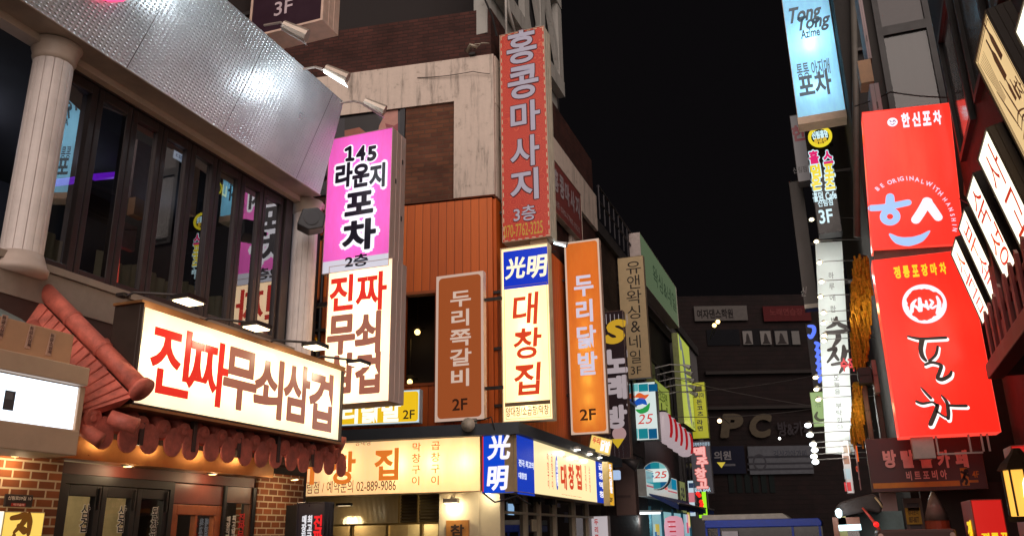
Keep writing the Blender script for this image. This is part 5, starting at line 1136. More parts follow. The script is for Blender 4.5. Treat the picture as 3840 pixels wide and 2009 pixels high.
# lamps seen against it
for k, (px, py, Y, rgb, r_, lb) in enumerate(((1806, 809, 30, (255, 214, 140), .075, 'warm street bulb, upper one of the pair by the grey banner'), (1797, 818, 30, (255, 210, 130), .075, 'warm street bulb, lower one of the pair by the grey banner'), (1810, 1058, 34, (250, 210, 160), .085, 'single warm bulb glowing left of the letter P'), (1961, 1102, 34, (255, 250, 240), .05, 'tiny white bulb glowing below the letter C'))):
    x, z = hit(across(Y), px, py); t = thing('street_bulb', lb, 'lamp', (x, Y, z))
    q = MB(); q.ball((0, 0, 0), r_); q.build('bulb', E(rgb, 5), t, True); q = MB(); q.tube([(0, .02, r_ * .8), (0, .5, .25), (-.6 if k < 2 else 0, 3.5, .3)], .015, 6); q.build('arm', D((60, 56, 54), .5), t)
for k, (a, c, lb) in enumerate((((1700, 975), (2060, 930), 'thin overhead cable crossing below the photo panels'), ((1690, 1032), (2060, 1018), 'thin overhead cable crossing above the big letters'), ((1560, 870), (2050, 1034), 'thin overhead cable slanting down across the street'))):
    Y0 = 26 + k; p0_ = hit(across(Y0), *a); p1_ = hit(across(Y0 + 1), *c)
    q = MB(); v0 = Vector((p0_[0] - 1.5, Y0, p0_[1])); v1 = Vector((p1_[0] + .8, Y0 + 1, p1_[1])); q.tube([v0.lerp(v1, i / 8) + Vector((0, 0, -.25 * (1 - (i / 4 - 1) ** 2))) for i in range(9)], .012, 5); tag(q.build('overhead_cable', D((90, 84, 82), .6)), lb, 'cable')
# blue framed kiosk
KY = 20.0
kx0, kz = hit(across(KY), 1772, 1308); kx1, _ = hit(across(KY), 2066, 1308)
t = thing('kiosk', 'blue framed kiosk with rounded roof and notices in its windows', 'kiosk', (kx0, KY, 0))
w = kx1 - kx0; h = kz
q = MB(); q.prism([(0, h - .17), (w, h - .17), (w + .01, h - .07), (w - .05, h), (0, h)], 0, 2.2); q.build('roof', D((30, 70, 190), .35, .1), t, bevel=.02)
zr = hit(across(KY + .4), 1800, 1294)[1]; xr = hit(across(KY + .4), 1970, 1294)[0] - kx0
q = MB(); q.prism([(-.1, h), (xr + .15, h), (xr, zr), (-.1, zr)], .3, 1.9); q.build('roof_hatch', D((196, 192, 180), .5), t, bevel=.02)
for a in (.0, .11, .745, .97): q = MB(); q.box(w * a, w * a + .045, .02, .10, 0, h - .171); q.build('post', D((30, 66, 180), .4, .1), t)
q = MB(); q.add([(0, .08, .9), (w, .08, .9), (w, .08, h - .171), (0, .08, h - .171)], [(0, 1, 2, 3)]); q.build('window', D((16, 18, 26), .08), t); q = MB(); q.box(0, w, .03, 2.1, 0, .9); q.build('panel', D((40, 60, 120), .5), t)
q = MB(); q.box(w * .145, w * .285, .0, .015, h - .65, h - .24); q.build('notice', D((196, 196, 206), .5), t); q = MB(); q.box(.1, w - .1, 2.0, 2.05, .9, h - .2); q.build('rear_wall', D((30, 32, 40), .7), t)
# cables strung about the corner building
def cable(label, pts, r_=.012, rgb=(26, 24, 24), name='service_cable'):
    P_ = []
    for i in range(len(pts) - 1):
        a, b = Vector(pts[i]), Vector(pts[i + 1])
        for k in range(8): t_ = k / 8; P_.append(a.lerp(b, t_) - Vector((0, 0, .10 * (b - a).length * .25 * math.sin(math.pi * t_))))
    P_.append(Vector(pts[-1])); q = MB(); q.tube(P_, r_, 5); tag(q.build(name, D(rgb, .6)), label, 'cable')
def onY(Y, px, py): x, z = hit(across(Y), px, py); return (x, Y, z)
cable('black cable hanging from the stair tower past the corner brickwork', [onY(12.9, 1216, -10), onY(12.9, 1238, 40), onY(12.9, 1250, 92)], .02)
cable('thin grey cable along the top of the concrete beam', [onY(12.75, 1050, 196), onY(12.85, 1190, 180), onY(12.92, 1232, 186)], .008, (70, 60, 54))
cable('black cable from the vermilion sign down to the cream vertical sign', [onY(13.3, 1345, 600), onY(13.2, 1362, 640), onY(13.2, 1398, 632)], .012)
cable('loose black cable looping above the white horn speaker', [onY(12.2, 1150, 1072), onY(12.2, 1190, 1060), onY(12.2, 1236, 1048), onY(12.25, 1244, 1080)], .010)
cable('black cable drooping below the blue corner panel', [onY(12.3, 1215, 1238), onY(12.3, 1245, 1262), onY(12.35, 1300, 1246), onY(12.6, 1335, 1268)], .014)
cable('black cable strung behind the upper red sign to the dark building', [onY(11.6, 2150, 268), onY(11.4, 2240, 232), onY(11.2, 2398, 246)], .010)
cable('thin cable from the upper red sign to the lit panels', [onY(10.9, 2415, 500), onY(10.6, 2448, 516)], .010)
cable('grey cable hanging over the top of the orange boarding', [onY(12.8, 1022, 522), onY(12.9, 1080, 514), onY(12.9, 1112, 510)], .014, (60, 44, 34))

# ================================================================== right side of the street
RW = (1.21, 0, -92.06)
def rwh(px, py): return hit(RW, px, py)
r0 = thing('dark_building', 'near dark building on the right with a red balcony beam', 'building', (1.21, 0, 0), -92.06)
q = MB(); q.box(-11.3, 1.2, .42, 7, 0, 8.7); q.build('wall', D((27, 23, 23), .7, var=.3, scale=2, bump=.3), r0)
for k, (a, c) in enumerate(((-10.8, -9.6), (-9.2, -8.0), (-7.6, -6.4), (-5.8, -4.6))):
    q = MB(); q.box(a, a + .07, .36, .4195, 5.9, 7.6); q.box(c - .07, c, .36, .4195, 5.9, 7.6); q.box(a + .07, c - .07, .36, .4195, 7.53, 7.6); q.box(a + .07, c - .07, .36, .4195, 5.9, 5.97); w_ = q.build('window', D((46, 40, 38), .5), r0)
    q = MB(); q.add([(a + .07, .40, 5.97), (c - .07, .40, 5.97), (c - .07, .40, 7.53), (a + .07, .40, 7.53)], [(0, 1, 2, 3)]); q.build('pane', D((30, 28, 30), .08), w_)
# red beam and pickets of the terrace
zb1 = rwh(2494, 910)[1]; zb0 = rwh(2494, 957)[1]
RDB = D((150, 48, 44), .45, var=.15)
q = MB(); q.box(-8.9, 1.2, -.04, .10, zb0, zb1); q.build('balcony_beam', RDB, r0, bevel=.01)
q = MB(); q.box(-8.9, 1.2, .10, .42, zb0 + .02, zb0 + .06); q.build('balcony_floor', D((60, 30, 30), .6), r0)
q = MB(); q.box(-8.6, 1.2, .02, .07, zb1 + .28, zb1 + .33); q.build('rail', RDB, r0)
for k in range(20): a = -8.7 + k * .32; q = MB(); q.prism([(a, zb1), (a + .10, zb1), (a + .10, zb1 + .42), (a + .05, zb1 + .46), (a, zb1 + .40)], -.005, .018); q.build('picket', RDB, r0)
q = MB(); q.prism([(-8.75, 3.0), (-8.45, 3.0), (-8.45, 4.2), (-8.75, 4.2)], .12, .41); q.build('post', D((110, 44, 40), .5), r0)
# conduits on it
for k, (px0, px1) in enumerate(((2368, 2398), (2420, 2440))):
    Yc = 11.25; t = thing('conduit', ('thin grey conduit running down beside the upper red sign', 'rusty grey drain pipe between the upper red sign and the drawing panel')[k], 'pipe', (0, Yc, 0))
    a0 = hit(across(Yc), px0 - 4, -40); a1 = hit(across(Yc), px1, 330 + k * 160); r_ = .02 + .05 * k
    q = MB(); q.tube([(a0[0], 0, a0[1]), ((a0[0] + a1[0]) / 2 + .02, 0, (a0[1] + a1[1]) / 2), (a1[0], 0, a1[1])], r_, 8); q.build('pipe', D((96, 84, 78), .6), t, True)
    q = MB(); q.box(a0[0] - .08, a0[0] + .08, -.02, .05, a0[1] * .7 + a1[1] * .3, a0[1] * .7 + a1[1] * .3 + .05); q.build('clamp', D((70, 64, 62), .5, .5), t)
# lit panels leaning out over the street
LEAN = 12.0
PANE = E((255, 247, 218), 1.9)
FRM = D((62, 50, 40), .5)
def panel(label, ft, nt, h, glyphs, face=PANE, w=None, group='leaning lit panels on the dark building', name='lit_panel'):
    u0, zt_ = rwh(*ft); u1 = u0 + w if w else rwh(*nt)[0]
    hz = h * math.cos(R(LEAN))
    s = Sign(name, label, 'sign', RW, None, None, .16, FRM, face, .012, group=group, rx=LEAN, dims=(u0, zt_ - hz, u1, zt_ - hz + h), dep=h * math.sin(R(LEAN)))
    for (t_, a, b, c, d) in glyphs: s.mb.text(t_, s.w * a, s.h * b, s.w * c, s.h * d, m=s.mat(L((200, 48, 28), .95)), bold=.0, slant=.1)
    return s
W_ = .63
panel('leaning lit panel with red brush letters, nearest the drawing panel', (2460.5, 400), (2478, 335), .87, (('사', .18, .52, .86, .92), ('고', .18, .1, .86, .46)), w=W_).done()
panel('leaning lit panel with red brush letters, second from the drawing panel', (2432, 497), (2450, 432), .87, (('숙', .12, .52, .88, .92), ('성', .12, .1, .88, .48)), w=W_).done()
panel('leaning lit panel with red brush letters, third from the drawing panel', (2412, 574), (2422, 525), .87, (('부', .15, .52, .85, .9), ('속', .15, .12, .85, .5)), w=W_).done()
panel('leaning lit panel with red brush letters, touching the lower red sign', (2393, 638), (2403, 597), .87, (('소', .15, .52, .85, .9), ('금', .15, .12, .85, .5)), w=W_).done()
panel('blank glaring white panel at the top edge above the drawing panel', (2554, 80), (2572, 0), 1.0, (), w=.8).done()
s_ = panel('leaning cream panel with brown line drawing of bottles and grain', (2453, 155.5), (2470, 110), 1.42, (), face=E((240, 204, 146), .92), w=.75, name='drawing_panel')
w, h = s_.w, s_.h; bm = s_.mat(L((88, 56, 36), .7))
for a in (.05, .08): s_.mb.box(w * a, w * a + .006, -.004, -.002, h * .03, h * .97, bm); s_.mb.box(w * (1 - a), w * (1 - a) + .006, -.004, -.002, h * .03, h * .97, bm); s_.mb.box(w * a, w * (1 - a), -.0042, -.0022, h * (1 - a * .4), h * (1 - a * .4) + .006, bm)
for k in range(6): s_.mb.brush([(w * (.14 + k * .05), h * .94), (w * (.2 + k * .035), h * .8), (w * (.26 + k * .02), h * .66)], [.006, .01, .006], -.004, bm)
for k in range(2): s_.mb.brush([(w * (.2 + .22 * k), h * .74), (w * (.28 + .2 * k), h * .58), (w * (.34 + .18 * k), h * .46)], [.012, .03, .008], -.005, bm)
for a, c, sc in ((.62, .84, 1), (.78, .9, .9), (.6, .66, .6), (.7, .62, .5)):
    s_.mb.add([(w * (a + x * sc), -.005, h * (c + z * sc)) for x, z in ((-.02, .1), (.02, .1), (.025, .03), (.06, -.01), (.06, -.14), (-.06, -.14), (-.06, -.01), (-.025, .03))], [tuple(range(8))], bm)
for k in range(9): s_.mb.brush([(w * (.3 + .05 * math.sin(k * 2.1)), h * (.5 - k * .035)), (w * (.5 + .08 * math.sin(k)), h * (.53 - k * .04)), (w * (.72 + .06 * math.cos(k * 1.7)), h * (.48 - k * .035))], [.006, .02, .006], -.0055 - k * .0003, bm)
for k in range(4): s_.mb.brush([(w * (.15 + k * .07), h * .2), (w * (.2 + k * .07), h * .12), (w * (.27 + k * .07), h * .06)], [.02, .03, .01], -.005, bm)
s_.mb.brush([(w * .5, h * .2), (w * .62, h * .1), (w * .85, h * .16), (w * .9, h * .06)], [.006, .012, .012, .006], -.006, bm); s_.mb.text('차', w * .72, h * .52, w * .9, h * .64, m=bm, bold=.02); s_.done()

# red projecting signs
YR = 11.0; PR = across(YR)
REDC = translucent((214, 96, 80), .55)
s_ = Sign('red_bar_sign', 'red box sign with pale blue smiling face made of letters, upper of two', 'sign', PR, None, None, .3, REDC, translucent((226, 66, 52), .62), .006, 'red box signs on the right street side', ry=4.0, dims=(.076 * YR, 1.6 + .3085 * YR, .076 * YR + 1.04, 1.6 + .4815 * YR))
PB = L((170, 204, 248), .98)
lo = s_.loc
x, z = lo(2245, 308); rr = .062
s_.mb.disc(x, z, rr, -.006, -.004, m=s_.mat(WHT)); s_.mb.brush([(x - .03, z + .02), (x - .015, z + .005)], [.012, .012], -.008, s_.mat(L((150, 70, 130), .8))); s_.mb.brush([(x + .005, z + .0), (x + .02, z + .025), (x + .035, z + .0)], [.01, .012, .01], -.008, s_.mat(L((150, 70, 130), .8))); s_.mb.brush([(x - .025, z - .025), (x, z - .036), (x + .025, z - .02)], [.008, .012, .008], -.009, s_.mat(L((150, 70, 130), .8)))
for k, ch in enumerate('한신포차'):
    x0 = 2266 + k * 26.5; s_.t(ch, x0, 286 - k * 2.2, x0 + 24.5, 320 - k * 2.2, WHT, .05)
# circle of words round the face
cxk, czk = lo(2302, 548); rad = lo(2410, 548)[0] - cxk
def arcz(px, py): return lo(px, py)
words = "BE ORIGINAL WITH HANSHIN"
pts = [(2207, 475), (2219, 467), (0, 0), (2238, 459), (2250, 455), (2260, 452), (2268, 450), (2281, 449), (2293, 449), (2307, 452), (2321, 457), (0, 0), (2337, 463), (2350, 471), (2357, 478), (2366, 487), (0, 0), (2377, 502), (2386, 514), (2392, 527), (2396, 541), (2399, 553), (2401, 566), (2402, 578)]
cxx, czz = lo(2300, 560)
for ch, p_ in zip(words, pts):
    if ch == ' ': continue
    x, z = lo(*p_); ang = math.atan2(x - cxx, z - czz); sz = .062 if p_[1] < 500 else .052
    vs, fs = outline(ch, .03); ax_ = min(v[0] for v in vs); bx_ = max(v[0] for v in vs)
    out = []
    for vx, vy, i in vs:
        lx_ = (vx - (ax_ + bx_) / 2) * sz * 1.15; lz_ = (vy - .35) * sz * 1.3
        out.append((x + lx_ * math.cos(ang) + lz_ * math.sin(ang), -.004 - i * .0003, z - lx_ * math.sin(ang) + lz_ * math.cos(ang)))
    s_.mb.add(out, fs, s_.mat(L((240, 220, 244), .95)))
# the face: left eye like a capped ring, right eye a chevron, and a smile
pb = s_.mat(PB); wh = s_.mat(WHT)
x, z = lo(2332 - 79, 556); 
rx0, rz0 = lo(2250, 553); 
s_.mb.ring(lo(2239, 545)[0], lo(2239, 545)[1], .036, .12, -.006, -.004, 36, pb)
s_.mb.brush([lo(2192, 524), lo(2230, 521), lo(2284, 510)], [.085, .09, .085], -.0065, pb); s_.mb.brush([lo(2239, 496), lo(2239, 520)], [.10, .12], -.007, pb)
s_.mb.brush([lo(2304, 553), lo(2318, 532), lo(2331, 509), lo(2334, 508)], [.11, .11, .11, .11], -.006, wh); s_.mb.brush([lo(2331, 507), lo(2342, 522), lo(2360, 547)], [.11, .11, .10], -.007, wh)
s_.mb.brush([lo(2239, 590), lo(2258, 604), lo(2285, 608), lo(2315, 600), lo(2338, 582)], [.03, .10, .12, .095, .02], -.006, pb)
s_.done(); s_.tubes([(.3, .5), (.5, .5), (.65, .5), (.8, .5)], 1.6, (1, .9, .8), y=.85)
q = MB(); q.box(s_.w * .02, s_.w * .95, .06, .22, -.17, -.002); q.build('bracket', D((110, 90, 80), .6, var=.4), s_.root)
s_ = Sign('red_bar_sign', 'red box sign with white ring emblem and white brush letters, lower of two', 'sign', PR, (2193, 655), (2519, 1086), .34, REDC, translucent((236, 48, 34), .78), .006, 'red box signs on the right street side')
lo = s_.loc
YEL = L((246, 210, 40), 1.0)
for k, ch in enumerate('정통포장마차'): x0 = 2246 + k * 23; s_.t(ch, x0, 671 - k * 2.0, x0 + 21.5, 700 - k * 2.2, YEL, .05)
cx_, cz_ = lo(2325, 764); R0_ = (lo(2382, 764)[0] - cx_); wi = s_.mat(WHT)
n = 44; vs = []
random.seed(5)
for k in range(n):
    a = 2 * math.pi * k / n; ri = R0_ * (.76 + .07 * random.random() + .05 * math.sin(3 * a + 1)); vs += [(cx_ + R0_ * math.cos(a), -.005, cz_ + R0_ * math.sin(a)), (cx_ + ri * math.cos(a), -.005, cz_ + ri * math.sin(a))]
s_.mb.add(vs, [(2 * k, 2 * ((k + 1) % n), 2 * ((k + 1) % n) + 1, 2 * k + 1) for k in range(n)], wi)
def zp(px, py): # zoomed brush syllables in the ring
    return lo((3350 + px * .16317) / KP, (1080 + py * .16317) / KP)
for pp, ww in ((((520, 270), (440, 380), (425, 540)), (.02, .045, .04)), (((470, 400), (560, 460), (600, 520)), (.03, .035, .035)), (((600, 250), (620, 400), (640, 520)), (.04, .05, .03)), (((620, 380), (700, 400), (740, 430)), (.03, .04, .03)), (((750, 300), (770, 400), (800, 480)), (.025, .035, .03)), (((840, 270), (900, 330), (850, 420), (900, 460), (980, 410)), (.02, .035, .03, .03, .025)), (((1000, 200), (1050, 330), (1040, 480), (1000, 580)), (.025, .045, .05, .03))):
    s_.mb.brush([zp(*p_) for p_ in pp], list(ww), -.008, wi)
s_.done()
# channel-cut brush letters: white inside walls and a dark back, so they read as carved
def zq_(px, py): return lo((3240 + px * .33374) / KP, (1250 + py * .33374) / KP)
strokes = [([(490, 35), (620, 62), (760, 60), (920, 50)], [.03, .062, .055, .06]), ([(655, 75), (640, 180), (660, 260), (700, 310)], [.10, .09, .08, .05]), ([(830, 150), (810, 240), (740, 310)], [.05, .055, .06]), ([(690, 355), (760, 330), (840, 345), (870, 370), (850, 440), (830, 500), (880, 520), (960, 480), (985, 430)], [.05, .055, .06, .07, .07, .075, .08, .07, .045]),
           ([(635, 600), (690, 660), (755, 730)], [.02, .05, .05]), ([(590, 765), (660, 790), (770, 775), (820, 810)], [.05, .055, .04, .05]), ([(830, 810), (800, 900), (750, 1020)], [.07, .085, .085]), ([(800, 860), (880, 920), (940, 950)], [.04, .035, .04]), ([(870, 695), (930, 770), (950, 880), (950, 960)], [.03, .06, .07, .06]), ([(940, 810), (1040, 815), (1150, 815)], [.05, .055, .06])]
a = MB(); b = MB()
for pp, ww in strokes:
    a.brush([zq_(px + 10, py + 16) for px, py in pp], [v * .84 for v in ww], -.004); b.brush([zq_(px - 4, py - 5) for px, py in pp], [v * .62 for v in ww], -.009)
a.build('lettering', L((255, 250, 246), 1.2), s_.root); b.build('letter_back', D((112, 96, 92), .5), s_.root)
s_.tubes([(.3, .5), (.5, .35), (.62, .75), (.75, .5)], 2, (1, .85, .75), y=.85)
q = MB(); w, h = s_.w, s_.h
for a_ in (.36, .68, .80, .86): q.box(w * a_, w * a_ + .02, .05, .07, -.20, -.002)
q.box(w * .36, w * .80, .048, .068, -.22, -.2005); q.box(w * .12, w * .34, .06, .2, -.25, -.003); q.build('bracket', D((200, 176, 170), .5), s_.root)

# the building behind them, turned to the camera
r1 = thing('grey_building', 'grimy grey building behind the red signs with a curtained window', 'building', (1.0, 13.2, 0))
q = MB(); q.box(0, 6, 0, 9, 0, 15); q.build('wall', concrete((46, 43, 41), .45), r1)
P1 = across(13.2)
def h1_(px, py): u, z = hit(P1, px, py); return u - 1.0, z
a, zt1_ = h1_(2222, 95); c, zb1_ = h1_(2366, 262); c2, zb2_ = h1_(2360, 300)
q = MB(); f = .09
q.box(a - f, a, -.06, -.001, zb2_, zt1_ + 1.1); q.box(c, c + f, -.06, -.001, zb2_, zt1_ + 1.1); q.box(a, c, -.06, -.001, zt1_, zt1_ + .16); q.box(a, c, -.06, -.001, zt1_ + 1.0, zt1_ + 1.1); q.box(a, c, -.06, -.001, zb2_, zb2_ + .06)
w_ = q.build('window', D((26, 23, 24), .5), r1)
q = MB(); q.add([(a, -.012, zb2_ + .06), (c, -.012, zb2_ + .06), (c, -.012, zt1_), (a, -.012, zt1_)], [(0, 1, 2, 3)]); q.add([(a, -.012, zt1_ + .16), (c, -.012, zt1_ + .16), (c, -.012, zt1_ + 1.0), (a, -.012, zt1_ + 1.0)], [(0, 1, 2, 3)], 1)
q.build('pane', [glass((.8, .82, .84), .06), D((44, 38, 40), .12)], w_)
q = MB(); n = 14; vs = []
for i in range(n + 1): x = a + (c - a) * i / n; vs += [(x, -.006 + .002 * math.sin(i * 1.9), zb2_ + .06), (x, -.006 + .002 * math.sin(i * 1.9 + .4), zt1_)]
q.add(vs, [(2 * i, 2 * i + 2, 2 * i + 3, 2 * i + 1) for i in range(n)]); q.build('curtain', D((58, 58, 56), .8), w_, True)
# outer wall strip with pipes beside the blue sign
t = thing('drain_pipe', 'long grey drain pipe down the grimy wall left of the upper red sign', 'pipe', (1.0, 13.12, 0))
a0 = h1_(2146, -20); a1 = h1_(2156, 600); q = MB(); q.tube([(a0[0], 0, a0[1]), (h1_(2152, 250)[0], 0, h1_(2152, 250)[1]), (a1[0], 0, a1[1])], .05, 8); q.build('pipe', D((92, 88, 82), .6), t, True); q = MB(); [q.box(a0[0] - .1, a0[0] + .1, -.02, .07, z_, z_ + .05) for z_ in (6.2, 7.6, 9.0)]; q.build('clamp', D((70, 66, 64), .5, .5), t)
for k, (x0, y0, x1, y1, Y, rgb, lb, nm) in enumerate(((2152, -40, 2194, 147, 11.6, (150, 130, 132), 'pale edge of a sign box above the upper red sign', 'box_sign'), (2186, 212, 2224, 290, 11.3, (146, 130, 134), 'short pale box standing on the upper red sign', 'box_sign'), (2127, -30, 2146, 128, 14.4, (62, 66, 82), 'dark slate sign edge between the blue sign and the drain pipe', 'box_sign'))):
    s_ = Sign(nm, lb, 'sign', across(Y), (x0, y0), (x1, y1), .5, D(rgb, .5), D(rgb, .45, var=.1), .0)
    q = MB(); q.box(s_.w * .48, s_.w * .51, -.006, -.001, 0, s_.h); q.box(s_.w * .42, s_.w * .58, -.012, -.0062, s_.h * .22, s_.h * .22 + .1); q.build('seam', D((70, 58, 58), .5), s_.root)
    if k == 0: q = MB(); u0_, z1_ = hit(across(Y), 2156, 148); u1_, z0_ = hit(across(Y), 2199, 204); q.box(u0_ - s_.u0, u1_ - s_.u0, 0, .3, z0_ - s_.z0, -.002); q.build('bracket', D((170, 132, 96), .5), s_.root)
# light blue pub sign
s_ = Sign('pub_sign', 'tall light blue glowing sign with slanted dark lettering', 'sign', across(13.9), (1957, -70), (2128, 277), .3, D((206, 186, 164), .45), translucent((124, 190, 226), .60), .008, 'box signs on the right street side')
DB_ = L((52, 78, 92), .8); lo = s_.loc
for tx, x0, y0, x1, y1 in (('Tong', 1978, 24, 2068, 57), ('Tong', 2000, 46, 2090, 74)): s_.t(tx, x0, y0, x1, y1, DB_, .03, slant=.22)
s_.t('Azime', 2013, 77, 2064, 90, DB_, .03, slant=.05); s_.t('통통 아지매', 2002, 162, 2090, 185, DB_, .012); s_.t('포차', 2005, 190, 2096, 236, DB_, .035); s_.done()
s_.tubes([(.45, .45), (.52, .5), (.18, .45)], 4, (.85, .96, 1)); s_.tubes([(.9, .5)], 2, (.85, .96, 1)); s_.mount(((.3,), (.7,)), 1, .3)
q = MB(); q.box(-.002, s_.w + .002, -.02, s_.th, -.22 * .6, -.002); q.build('bottom_tray', D((206, 184, 158), .5), s_.root)
s_ = Sign('pub_sign', 'dim grey sign with a dark red syllable, behind the black card room sign', 'sign', across(15.6), (1986, 292), (2052, 452), .3, D((96, 92, 92), .5), L((104, 98, 98), .6), .008); s_.t('한', 1989, 318, 2030, 352, L((110, 40, 48), .6), .04); s_.t('신림점', 1994, 422, 2030, 432, L((50, 46, 46), .6), .01); s_.done(); s_.mount(((.5,),), 1, .4)
s_ = Sign('unlit_sign', 'tall unlit charcoal sign behind the white vertical sign', 'sign', across(16.2), (1984, 458), (2060, 773), .3, D((84, 80, 76), .5), D((74, 69, 65), .5, var=.1), .006); s_.t('신', 2014, 722, 2030, 744, D((150, 146, 142), .5), .0, slant=.2); s_.mb.box(0, s_.w, -.02, -.001, .0, .08, s_.mat(D((190, 184, 170), .5))); s_.done(); s_.mount(((.5,),), 1, .4)
s_ = Sign('card_room_sign', 'black sign with yellow ring and pink and yellow outlined syllables', 'sign', across(15.0), (2018, 286), (2119, 582), .3, D((40, 36, 38), .4), D((20, 17, 18), .25), .01, 'box signs on the right street side')
lo = s_.loc; YL = E((236, 214, 50), 1.0); MG = L((222, 36, 110), 1.0); OWH = L((206, 240, 250), 1.0)
x, z = lo(2063, 345); r_ = lo(2094, 345)[0] - x; s_.mb.ring(x, z, r_ * .74, r_, -.03, -.004, 36, s_.mat(YL))
s_.t('신림홀덤', 2041, 332, 2084, 346, OWH, .06); s_.t('홀덤펍', 2046, 348, 2081, 362, L((230, 190, 60), .9), .06)
for ch, x0, y0, m_ in (('홀', 2031, 380, MG), ('스', 2066, 380, MG), ('덤', 2035, 414, YL), ('포', 2069, 412, YL), ('은', 2037, 446, YL), ('츠', 2071, 444, YL)): s_.t(ch, x0 - 1, y0 - 1, x0 + 34, y0 + 34, OWH, .10, y=-.004); s_.t(ch, x0 + 2, y0 + 2, x0 + 31, y0 + 31, m_, .05, y=-.012)
s_.t('홀덤 Cafe', 2043, 485, 2106, 501, OWH, .03); s_.t('신림점', 2056, 504, 2096, 516, OWH, .02); s_.t('3F', 2058, 529, 2097, 559, OWH, .02); s_.done(); s_.mount(((.5,),), 1, .3)
s_.root['label'] = 'black sign with yellow ring and pink and yellow outlined syllables'
# white vertical sign with its row of lamps
YS = 15.5
s_ = Sign('restaurant_sign', 'tall white vertical sign with black brush letters, lit by a ladder of lamps', 'sign', across(YS), None, None, .14, D((186, 192, 190), .5), D((206, 216, 214), .45, var=.06), .0, 'box signs on the right street side', ry=4.3, dims=(hit(across(YS), 2077, 1140)[0], hit(across(YS), 2077, 1140)[1], hit(across(YS), 2150, 1140)[0], hit(across(YS), 2043, 610)[1]))
w, h = s_.w, s_.h; bk = s_.mat(D((40, 32, 30), .5))
# the sheet hangs a little out of plumb, so letters go in its own frame
def sp(px, py):
    v_ = (1140 - py) / (1140 - 610); xl = 2043 + (2077 - 2043) * (1 - v_); xr = 2118 + (2150 - 2118) * (1 - v_)
    return (px - xl) / (xr - xl) * w, v_ * h
def sb(pp, ww, m_=None): s_.mb.brush([sp(*p_) for p_ in pp], [v * 1.65 for v in ww], -.004 - .0004 * len(s_.mb.f) / 400, bk if m_ is None else m_)
sb([(2103, 808), (2098, 824), (2078, 834)], [.03, .05, .02]); sb([(2104, 814), (2112, 826), (2126, 832)], [.02, .05, .05]); sb([(2076, 846), (2105, 845), (2134, 840)], [.04, .05, .03]); sb([(2106, 846), (2108, 862), (2094, 882)], [.05, .06, .02])
sb([(2082, 890), (2100, 886), (2094, 902), (2080, 920)], [.03, .05, .04, .02]); sb([(2097, 900), (2108, 914)], [.04, .03]); sb([(2122, 880), (2124, 898), (2120, 914)], [.03, .06, .05]); sb([(2122, 896), (2136, 892)], [.04, .03]); sb([(2092, 926), (2116, 922), (2126, 924), (2112, 946)], [.03, .04, .06, .02])
for k, ch in enumerate('하루에한번'): c_ = sp(2088 + k * 2, 699 + k * 29); s_.mb.text(ch, c_[0] - .045, c_[1] - .06, c_[0] + .045, c_[1] + .06, m=s_.mat(D((70, 70, 70), .5)), bold=.0)
for k, ch in enumerate('오늘을 부탁한다'):
    if ch == ' ': continue
    c_ = sp(2103 + k * 1.6, 958 + k * 17); s_.mb.text(ch, c_[0] - .045, c_[1] - .045, c_[0] + .045, c_[1] + .045, m=s_.mat(D((70, 70, 70), .5)), bold=.0)
c_ = sp(2133, 926); rd = s_.mat(D((190, 44, 50), .5)); s_.mb.text('수작', c_[0] - .12, c_[1] - .12, c_[0] + .12, c_[1] + .12, m=rd, bold=.05); s_.done()
q = MB(); q.box(w * .3, w + .3, .15, .22, h * .15, h * .15 + .06); q.box(w * .3, w + .35, .15, .22, h * .8, h * .8 + .06); q.build('bracket', D((70, 66, 64), .5), s_.root)
lampA = None
lpos = [(2046, 552), (2058, 607), (2066, 660), (2071, 708), (2068, 746), (2076, 786), (2076, 812), (2078, 843), (2077, 856), (2056, 948), (2058, 978), (2063, 1004)]
wlp = [(2037, 1068), (2042, 1092), (2050, 1116), (2054, 1130), (2052, 1146), (2056, 1160)]
def lamp_arm(px, py, first, white):
    x, z = hit(across(YS - .55), px, py)
    c = None
    if first is None:
        t = thing('arm_lamp', 'white lamp on a long arm across the foot of the white vertical sign' if white else 'warm lamp on a long arm across the white vertical sign', 'lamp', (x, YS - .55, z), 0, 'white arm lamps at the foot of the white vertical sign' if white else 'warm arm lamps up the white vertical sign')
        q = MB(); q.tube([(-.02, .05, .03), (.35, .2, .05), (1.0, .5, .06)], .008, 6); q.build('arm', D((96, 92, 88), .5, .4), t)
        q = MB(); q.lathe([(.015, .06), (.03, .05), (.05, .02), (.056, .0)], -.02, .02, 12); q.build('hood', D((130, 120, 100), .4, .4), t, True)
        q = MB(); q.ball((-.03, -.03, -.01), .055 if white else .042, sz=.7); q.build('bulb', E((236, 246, 250) if white else (255, 238, 196), 5), t, True)
        return t
    c = first.copy(); COL.objects.link(c); c.location = (x, YS - .55, z)
    for ch in list(first.children): d_ = ch.copy(); COL.objects.link(d_); d_.parent = c
    return first
fa = None
for p_ in lpos: fa = lamp_arm(*p_, fa, False)
fb_ = None
for p_ in wlp: fb_ = lamp_arm(*p_, fb_, True)
for py in (640, 720, 800, 900, 985, 1060, 1120):
    x, z = hit(across(YS - .5), 2085 + (py - 640) * .05, py); lamp('arm_light', s_.root, (0, 0, 0), 7 if py < 850 else 11, (.98, .98, .92), .08).matrix_world = Matrix.Translation((x, YS - .55, z))
    SC.objects[-1].name
for o in [o for o in SC.objects if o.type == 'LIGHT' and o.name.startswith('arm_light')]:
    M_ = o.matrix_world.copy(); o.parent = None; o.matrix_world = M_
